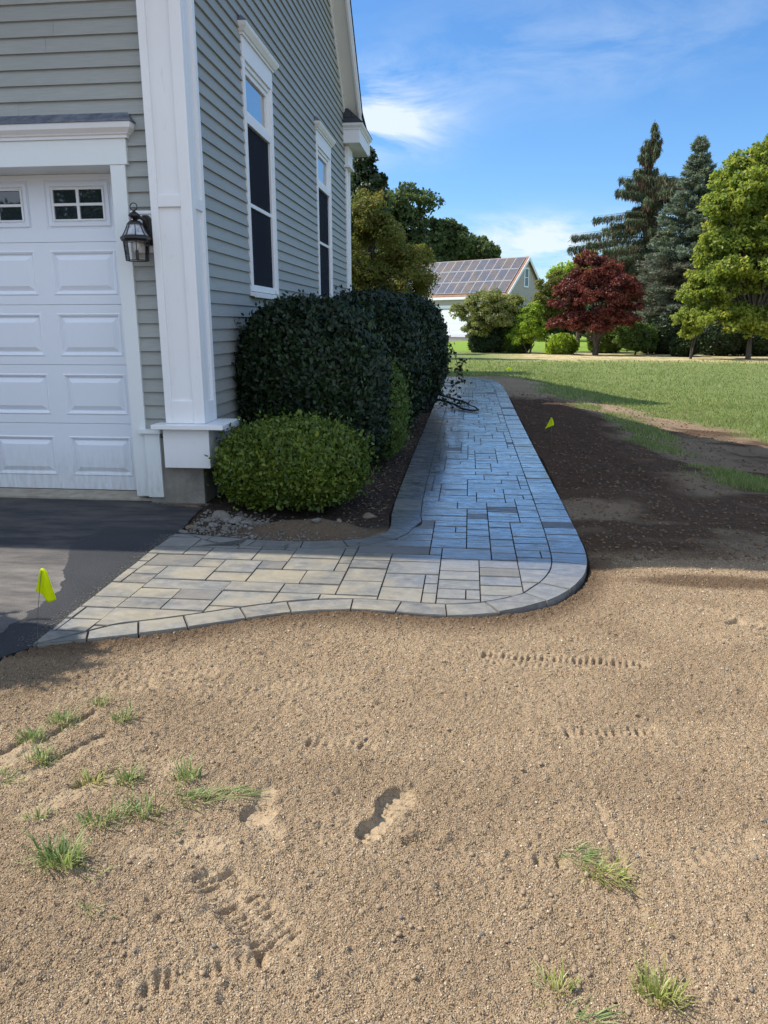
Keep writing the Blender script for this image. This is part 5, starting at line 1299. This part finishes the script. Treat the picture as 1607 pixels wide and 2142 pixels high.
for k, (cx, cy, zc, rx, ry, rz_, nm, mt) in enumerate([
        (10.6, 44.0, .6, 1.5, .9, 1.1, 'nearly black shrub behind the stem of the young tree', 'leaf_dark'), (10.9, 40.6, .2, .62, .6, .52, 'round dark shrub just right of the young tree stem', 'leaf_dark'),
        (13.3, 42, .7, 1.5, .9, 1.1, 'dark shrub behind the maple trunk on its left', 'leaf_dark'), (15.0, 42, .6, 1.5, 1.1, 1.0, 'broad dark shrub right of the maple trunk at the edge of view', 'leaf_dark'),
        (7.7, 45.5, .5, 1.2, .8, 1.0, 'dusky low shrub directly right of the red maple trunk', 'leaf_mid')]):
    bush('dark_shrub', (cx, cy, zc), (rx, ry, rz_), nm, 'shrub', 6500, .13, .08, M[mt], 340+k*3, p=2, amp=.25, zmin=F, shape=4)
for k, (cx, cy, ztop, rx, nm) in enumerate([(14, 72, 4.6, 3.4, 'low bushy tree filling the gap behind the blue spruce foot'), (20.5, 76, 5.6, 4.2, 'low bushy tree behind the big maple trunk'), (8.6, 74, 3.0, 2.6, 'small round tree far behind the red maple trunk'), (27, 80, 6, 4.4, 'low bushy tree behind the right side of the big maple')]):
    tree('distant_tree', (cx, cy, F), [(cx, cy, ztop-rx*.45, rx, rx*.7, rx*.5), (cx-rx*.5, cy, ztop*.35, rx*.8, rx*.6, ztop*.35), (cx+rx*.5, cy, ztop*.3, rx*.8, rx*.6, ztop*.33)], nm, 'tree', 9000, .32, .24, M['leaf_mid' if k % 2 else 'leaf_dark'], 360+k, .2, .3)
# far background row so that the horizon behind the gaps is green
for k, (cx, cy, ztop, rx, nm) in enumerate([(30, 135, 12, 7, 'far tree line crown seen through the gap under the maple'), (16, 140, 9, 6, 'far tree line crown low behind the red maple'), (44, 130, 14, 8, 'far tree line crown at the far right behind the maple')]):
    cl = [(cx+dx, cy, ztop-rx*.5+dz2, rx*.6, rx*.5, rx*.5) for dx, dz2 in ((0, 0), (-rx*.6, -1.5), (rx*.6, -1.2), (0, -3.5))]
    tree('distant_tree', (cx, cy, F), cl, nm, 'tree', 9000, .6, .45, M['leaf_oak'], 380+k, .3, .3)

# trees across the street behind the viewer (seen only in the garage-door glass)
for k, (cx, cy) in enumerate([(-27, -24), (-19, -26), (-12, -25)]):
    tree('street_tree', (cx, cy, -.1), [(cx, cy, 6.6, 3.8, 2.6, 3.4), (cx-2, cy, 3.6, 2.4, 2, 2), (cx+2.2, cy, 3.9, 2.4, 2, 2)], ['leafy tree behind the viewer, on the driveway side', 'leafy tree directly behind the viewer', 'leafy tree behind the viewer, on the lawn side'][k], 'tree', 9000, .34, .26, M['leaf_oak'], 500+k, .2, .3)

# shrub added out of view, stand-in caster of the rounded shadow on the asphalt
bush('shadow_shrub', (-4.12, 3.10, 1.28), (.62, .36, 1.28), 'unseen shrub added left of the driveway to cast the corner shadow', 'shrub', 9000, .07, .045, M['leaf_dark'], 391, p=2.4, amp=.05, shape=4)

# ------------------------------------------------------------------ lawn grass
rng = np.random.default_rng(50)
n = 150000
u = rng.random(n); Yb = 1/(1/6.2-u*(1/6.2-1/36)); Yb = Yb; ang = rng.uniform(-.10, .46, n); Xb = Yb*np.tan(ang)*1.0
k = (Xb > -2.6) & (Xb < 15); Xb, Yb = Xb[k], Yb[k]
m_ = lawn_mask(Xb, Yb); k = (rng.random(len(Xb)) < m_**1.3) & (poly_dist(Xb, Yb, OUT) > .06) & ~((Xb < -2) & (Yb < 21.8)); Xb, Yb = Xb[k], Yb[k]
ii = np.clip(np.searchsorted(gx, Xb), 1, nx-1); jj = np.clip(np.searchsorted(gy, Yb), 1, ny-1)
fx = (Xb-gx[ii-1])/(gx[ii]-gx[ii-1]); fy = (Yb-gy[jj-1])/(gy[jj]-gy[jj-1])
Zb = z[jj-1, ii-1]*(1-fx)*(1-fy)+z[jj-1, ii]*fx*(1-fy)+z[jj, ii-1]*(1-fx)*fy+z[jj, ii]*fx*fy
def blades(X, Y, Z, h, wd, rng, lean=.5):
    n = len(X); a = rng.uniform(0, 6.28, n); b = rng.uniform(0, 6.28, n); hh = h*(.5+.8*rng.random(n)); l = lean*hh*rng.random(n)
    wv_ = wd*(.6+.8*rng.random(n))
    P0 = np.stack([X-np.cos(a)*wv_/2, Y-np.sin(a)*wv_/2, Z-.005], 1); P1 = np.stack([X+np.cos(a)*wv_/2, Y+np.sin(a)*wv_/2, Z-.005], 1)
    T = np.stack([X+np.cos(b)*l, Y+np.sin(b)*l, Z+hh], 1)
    return np.stack([P0, P1, T], 1).reshape(-1, 3), np.arange(n*3).reshape(n, 3)
h_ = .035+.0009*Yb; V, Fc = blades(Xb, Yb, Zb, h_*(.55+.9*fbm(Xb, Yb, 1.1, 3, 33)), .004+.00085*Yb, rng, .9)
gob = fin('lawn_grass', npmesh('lawn_grass', V, Fc), M['grass']); tag(gob, 'short mown lawn grass with thin and straw-coloured patches', 'grass', kind='stuff')

# ------------------------------------------------------------------ grass tufts in the bare soil
def tuft(x, y, r, hgt, nb_, lean, label, mat='tuft', seed=0, flat=0):
    z0 = gz(x, y); g = random.Random(seed); t_ = thing('grass_tuft', label, 'grass tuft', (x, y, z0), 'grass tufts left in the graded soil')
    mb = MB()
    for k in range(int(nb_*.8)):
        a = g.uniform(0, 6.28); q = r*g.random()**.7*(1.0 if g.random() < .85 else 1.7); px, py = x+math.cos(a)*q*(1+abs(lean[0])*4), y+math.sin(a)*q*.7
        hh = hgt*g.uniform(.3, 1.0)*(1.25 if g.random() < .12 else .9); b = a+g.gauss(0, .7); l = hh*g.uniform(.3, 1.5)*(1 if g.random() < .5 else .6); w_ = g.uniform(.0011, .0022)
        dx, dy = math.cos(b)*l+lean[0]*g.uniform(.4, 1), math.sin(b)*l+lean[1]*g.uniform(.4, 1); zz = hh*(1-flat)
        pr = (-math.sin(b)*w_, math.cos(b)*w_); zb0 = gz(px, py)-.006 if q > .02 else z0-.004
        p0 = (px, py, zb0); p1 = (px+dx*.4, py+dy*.4, zb0+zz*.62); p2 = (px+dx, py+dy, zb0+zz*(.75+.25*g.random()))
        mb.add([(p0[0]-pr[0], p0[1]-pr[1], p0[2]), (p0[0]+pr[0], p0[1]+pr[1], p0[2]), (p1[0]+pr[0]*.9, p1[1]+pr[1]*.9, p1[2]), (p1[0]-pr[0]*.9, p1[1]-pr[1]*.9, p1[2]), p2], [(0, 1, 2, 3), (3, 2, 4)])
    obj('blades', mb, M[mat], t_)
TU = [(-1.33, 2.42, .035, .055, 60, (0, 0), 'small thin green tuft farthest back in the graded soil, toward the paving', 'tuft', 0),
      (-1.20, 2.31, .030, .065, 80, (0, 0), 'compact upright tuft, rightmost of the rear tufts below the paving', 'tuft', 0),
      (-1.40, 2.28, .045, .060, 110, (.01, 0), 'leafy green tuft at the end of the upper scraped strip', 'tuft', 0),
      (-1.45, 2.17, .045, .055, 120, (0, 0), 'pale green tuft left of the dark groove', 'tuft', 0),
      (-1.35, 2.05, .045, .060, 130, (0, 0), 'green tuft touching the lower scraped strip', 'tuft', 0),
      (-1.40, 1.93, .045, .055, 90, (.03, .01), 'flattened tuft cut off by the left side of the view', 'tuft', .4),
      (-1.13, 1.95, .045, .050, 90, (0, 0), 'yellowish sparse tuft left of the darker upright one', 'tuft_dry', 0),
      (-1.01, 1.96, .035, .060, 110, (0, 0), 'dense olive tuft casting a small shadow, centre of the left group', 'tuft', 0),
      (-.84, 1.99, .035, .075, 90, (0, .01), 'blue-green tuft above the long trailing one', 'tuft', 0),
      (-.79, 1.89, .060, .050, 150, (.04, .0), 'wide light green tuft joined to the trailing blades', 'tuft', .1),
      (-.70, 1.93, .045, .045, 110, (.09, .02), 'long tuft of blades trailing to the right toward the boot print', 'tuft', .45),
      (-.905, 1.81, .050, .060, 120, (0, 0), 'grey-green tuft in the middle of the lower left row', 'tuft', 0),
      (-1.01, 1.76, .055, .060, 140, (0, 0), 'spreading tuft between the biggest tuft and the grey-green one', 'tuft', 0),
      (-1.03, 1.60, .050, .085, 230, (0, 0), 'biggest and fullest bright green tuft near the lower left', 'tuft', 0),
      (-.94, 1.56, .045, .040, 50, (.02, 0), 'sparse lying blades right below the biggest tuft', 'tuft', .5),
      (-1.19, 1.76, .035, .045, 50, (0, 0), 'small tuft left of the biggest tuft, above it', 'tuft', 0),
      (-.87, 1.44, .030, .035, 40, (.02, -.01), 'tiny green tuft lowest of the left group', 'tuft', .3),
      (-.97, 1.50, .035, .025, 22, (.03, .02), 'few flat dark blades left of the tiny tuft', 'tuft', .6),
      (-.80, 1.76, .045, .03, 36, (.02, 0), 'thin scattered blades below the wide light green tuft', 'tuft', .4),
      (.31, 1.77, .035, .055, 120, (.05, -.02), 'dark green half of the uprooted tuft right of the boot print', 'tuft', .55),
      (.37, 1.70, .045, .065, 170, (.02, -.02), 'yellow-green matted tuft at the right, with frayed roots', 'tuft_dry', .35),
      (.215, 1.33, .035, .060, 70, (-.01, .02), 'yellow-green tuft at the bottom edge of the view', 'tuft_dry', .2),
      (.27, 1.265, .040, .050, 80, (.06, 0), 'flat fan of green blades pointing right at the bottom edge', 'tuft', .6),
      (.425, 1.335, .045, .065, 170, (0, .01), 'pale dry upright tuft, rightmost at the bottom', 'tuft_dry', 0),
      (.35, 1.47, .045, .03, 30, (.02, 0), 'few loose pale blades lying above the bottom right tufts', 'tuft_dry', .7),
      (.47, 1.53, .035, .03, 24, (0, .03), 'long thin straws lying right of the loose blades', 'tuft_dry', .75)]
for i, (x, y, r, hh, nb_, ln, lb, mt, fl) in enumerate(TU): tuft(x, y, r, hh, nb_, ln, lb, mt, i, fl)

# ------------------------------------------------------------------ stones
def rock_mesh(r, seed, flat=.6):
    import bmesh
    bm = bmesh.new(); bmesh.ops.create_icosphere(bm, subdivisions=2, radius=1); g = np.random.default_rng(seed)
    cs = unit(g.normal(size=(9, 3))); cut = g.uniform(.55, .85, 9); sc_ = g.uniform(.7, 1.2, 3); sc_[2] *= flat
    for v in bm.verts:
        d = np.array(v.co); s = d@cs.T; k = np.max(s/cut); d = d/max(1, k)
        v.co = Vector(d*sc_*r)+Vector(g.normal(size=3)*r*.02)
    me = bpy.data.meshes.new('stone'); bm.to_mesh(me); bm.free(); return me
def rockmat(name, a, b):
    t = NT(name); n = t.noise(30, 6, .7); n2 = t.noise(8, 3, .6); c = t.mix(t.rng(n, .3, .7), a, b); c = t.mix(t.rng(n2, .5, .7, 0, .4), c, (.14, .10, .07)); return t.end(t.prin(c, .9, .2, 0, t.bump(n, .5, .004)))
M['rock'] = rockmat('grey_stone', (.11, .10, .085), (.23, .215, .19)); M['rock_b'] = rockmat('brown_stone', (.12, .085, .06), (.24, .18, .13))
big = [(-1.78, 5.19, .075, 'flat grey stone highest up against the foundation beside the boxwood'), (-1.60, 5.03, .085, 'largest pale grey stone in the bed in front of the boxwood'), (-1.515, 4.965, .055, 'pale stone touching the right side of the largest stone'),
       (-1.70, 5.07, .045, 'grey stone wedged left of the largest stone'), (-1.74, 4.90, .042, 'whitish stone in front of the largest stone'), (-1.86, 4.84, .045, 'brownish angular stone by the driveway edge of the bed'),
       (-1.88, 4.72, .030, 'small whitish stone at the very corner of bed, driveway and paving'), (-.99, 4.79, .035, 'grey stone perched on the sandy mound'), (-.70, 5.35, .060, 'tan rounded stone in the shadow right of the boxwood'),
       (-.84, 4.86, .030, 'small tan stone at the right end of the sandy mound'), (-1.83, 5.05, .035, 'dark grey stone between foundation and largest stone'), (-1.62, 4.80, .03, 'small light stone in the gravelly front of the bed')]
for i, (x, y, r, lb) in enumerate(big):
    me = rock_mesh(r, 400+i); me.materials.append(M['rock_b'] if i in (5, 8, 9) else M['rock']); o = bpy.data.objects.new('stone', me); COL.objects.link(o)
    o.location = (x, y, gz(x, y)+r*.18); o.rotation_euler = (random.Random(i).uniform(-.2, .2), .1, i*1.3); tag(o, lb, 'stone', 'stones in the planting bed')
me = rock_mesh(.032, 433, .7); me.materials.append(M['rock_b']); o = bpy.data.objects.new('stone', me); COL.objects.link(o); o.location = (1.03, 4.43, gz(1.03, 4.43)+.012); tag(o, 'brown clod-like stone lying on the soil right of the path bend', 'stone')
# gravel: many small stones as one mesh
def scatter(name, spots, mat, label, seed):
    protos = [rock_mesh(1, seed+q, .7) for q in range(5)]; pv = []; pf = []
    for m in protos:
        v = np.empty(len(m.vertices)*3, np.float32); m.vertices.foreach_get('co', v); pv.append(v.reshape(-1, 3)); f = np.empty(len(m.polygons)*3, np.int32); m.polygons.foreach_get('vertices', f); pf.append(f.reshape(-1, 3)); bpy.data.meshes.remove(m)
    Vs = []; Fs = []; off = 0; g = np.random.default_rng(seed)
    for (x, y, z_, r) in spots:
        q = g.integers(0, 5); a = g.uniform(0, 6.28); c_, s_ = math.cos(a), math.sin(a); v = pv[q]*r; v = np.stack([v[:, 0]*c_-v[:, 1]*s_, v[:, 0]*s_+v[:, 1]*c_, v[:, 2]], 1)+np.array([x, y, z_])
        Vs.append(v); Fs.append(pf[q]+off); off += len(v)
    o = fin(name, npmesh(name, np.concatenate(Vs), np.concatenate(Fs)), mat); tag(o, label, 'gravel', kind='stuff'); return o
g = random.Random(9); sp = []
while len(sp) < 1000:
    x, y = g.uniform(-1.92, -.6), g.uniform(4.56, 5.35)
    if not (-1.95 < x and (x < -1.25 or y < 4.85)): continue
    d = float(poly_dist(np.array([x]), np.array([y]), BED)[0]); 
    if d > -.015: continue
    if g.random() > (1.0 if x < -1.4 else .75 if y < 4.70 else .12): continue
    r = .004+.015*g.random()**3 if x < -1.35 else .0035+.006*g.random()
    sp.append((x, y, gz(x, y)+r*.3, r))
scatter('gravel', sp, M['rock'], 'grey gravel and crushed stone scattered over the front of the planting bed', 450)
sp = []
for _ in range(1700):
    tt = g.random(); x = -1.86+(-1.93+1.86)*tt-abs(g.gauss(0, .045)); y = 2.86+1.8*tt; r = .0012+.0035*g.random()**2; sp.append((x, y, -.011+r*.3, r))
for _ in range(300):
    x, y = g.uniform(-2.45, -1.98), 5.55-abs(g.gauss(0, .03)); r = .002+.006*g.random()**2; sp.append((x, y, -.011+r*.2, r))
scatter('grit', sp, M['rock'], 'fine pale grit spilled along the edge of the asphalt', 460)
sp = []
for _ in range(1500):
    x, y = g.uniform(-.95, -.58), g.uniform(5.2, 16.5); r = .004+.008*g.random()**2; sp.append((x, y, gz(x, y)+r*.3, r))
scatter('bed_pebbles', sp, M['rock_b'], 'small dark pebbles in the bare strip between shrubs and path', 470)
sp = []
for _ in range(9000):
    y = 4.45+g.random()**1.5*11; x = .78+g.random()*(1.2+.17*y); r = (.003+.012*g.random()**4)*(1+.03*y)
    if float(poly_dist(np.array([x]), np.array([y]), OUT)[0]) < .03: continue
    sp.append((x, y, gz(x, y)+r*.2, r))
M['clod'] = rockmat('soil_clod', (.10, .06, .036), (.20, .135, .085)); scatter('soil_clods', sp, M['clod'], 'brown soil clods strewn over the bare strip right of the path', 475)
sp = []
for _ in range(2600):
    y = 1.08+g.random()**1.3*4.2; x = g.uniform(-.75, .9)*(y*.55+.35)
    if float(poly_dist(np.array([x]), np.array([y]), OUT)[0]) < .02 or x < -1.7 and y > 2.4: continue
    r = (.0022+.0065*g.random()**4); sp.append((x, y, gz(x, y)+r*.35, r))
M['clod_tan'] = rockmat('tan_clod', (.22, .155, .10), (.40, .30, .20)); scatter('foreground_clods', sp, M['clod_tan'], 'small brown clods lying on the graded soil in the foreground', 477)
sp = []
for _ in range(420):
    y = 1.15+g.random()**1.4*5.5; x = g.uniform(-.75, .9)*(y*.55+.35)
    if float(poly_dist(np.array([x]), np.array([y]), OUT)[0]) < .03 or x < -1.7 and y > 2.4: continue
    r = .002+.0055*g.random()**3; sp.append((x, y, gz(x, y)+r*.2, r))
scatter('pebbles', sp, M['rock'], 'small pale pebbles scattered on the graded soil', 480)
def dB_ok(x, y): return poly_dist(x, y, BED) > .0
# loose crumbs of soil all over the graded ground
rng = np.random.default_rng(77); n = 430000
Yc = 1.03+(rng.random(n)**1.25)*3.6; Xc = (rng.random(n)*2-1)*(.55*Yc+.28)-.05*Yc+.0
ok = (poly_dist(Xc, Yc, OUT) > .004) & (poly_dist(Xc, Yc, DRIVE) > .004) & (dB_ok(Xc, Yc)); Xc, Yc = Xc[ok], Yc[ok]
ii = np.clip(np.searchsorted(gx, Xc), 1, nx-1); jj = np.clip(np.searchsorted(gy, Yc), 1, ny-1)
fx = (Xc-gx[ii-1])/(gx[ii]-gx[ii-1]); fy = (Yc-gy[jj-1])/(gy[jj]-gy[jj-1])
Zc = z[jj-1, ii-1]*(1-fx)*(1-fy)+z[jj-1, ii]*fx*(1-fy)+z[jj, ii-1]*(1-fx)*fy+z[jj, ii]*fx*fy
rr_ = rough[jj, ii]; ok = rng.random(len(Xc)) < np.clip(rr_*1.3-.25, .03, 1); Xc, Yc, Zc = Xc[ok], Yc[ok], Zc[ok]; n = len(Xc)
rc_ = (.0010+.0019*rng.random(n)**2.8+.0022*(rng.random(n) < .02))*(.8+.14*Yc)
oc = np.array([(1, 0, 0), (-.4, .9, 0), (-.5, -.85, 0), (0, 0, .85), (0, 0, -.8), (.3, .3, .7)], float)
a = rng.uniform(0, 6.28, n); ca, sa = np.cos(a), np.sin(a); st3 = rng.uniform(.7, 1.3, (n, 3))
Vc = oc[None]*st3[:, None, :]+rng.normal(size=(n, 6, 3))*.16
Vc = np.stack([Vc[..., 0]*ca[:, None]-Vc[..., 1]*sa[:, None], Vc[..., 0]*sa[:, None]+Vc[..., 1]*ca[:, None], Vc[..., 2]], -1)*rc_[:, None, None]+np.stack([Xc, Yc, Zc+rc_*.25], -1)[:, None, :]
fc = np.array([(0, 1, 5), (5, 1, 3), (1, 2, 3), (2, 0, 3), (3, 0, 5), (1, 0, 4), (2, 1, 4), (0, 2, 4)])
Fc = (np.arange(n)[:, None, None]*6+fc[None]).reshape(-1, 3)
t = NT('soil_crumbs'); isl = t.island(); xs_ = t.n('ShaderNodeSeparateXYZ'); t.l(t.coord(), xs_.inputs[0])
c = t.ramp(isl, [(0, (.14, .095, .06)), (.18, (.29, .205, .125)), (.5, (.385, .281, .176)), (.85, (.47, .353, .228)), (.96, (.62, .51, .36)), (1, (.68, .62, .53))])
dm_ = t.attr('damp_shade'); c = t.mix(t.math('MULTIPLY', dm_, .92), c, (.095, .057, .034)); M['crumbs'] = t.end(t.prin(c, .95, .1))
damp_shade_c = damp_shade[jj, ii][ok]
cr_ = fin('soil_crumbs', npmesh('soil_crumbs', Vc.reshape(-1, 3), Fc, dict(damp_shade=np.repeat(damp_shade_c, 6))), M['crumbs']); tag(cr_, 'loose tan crumbs of graded soil covering the foreground', 'soil', kind='stuff')

print('scene built', len(bpy.data.objects))
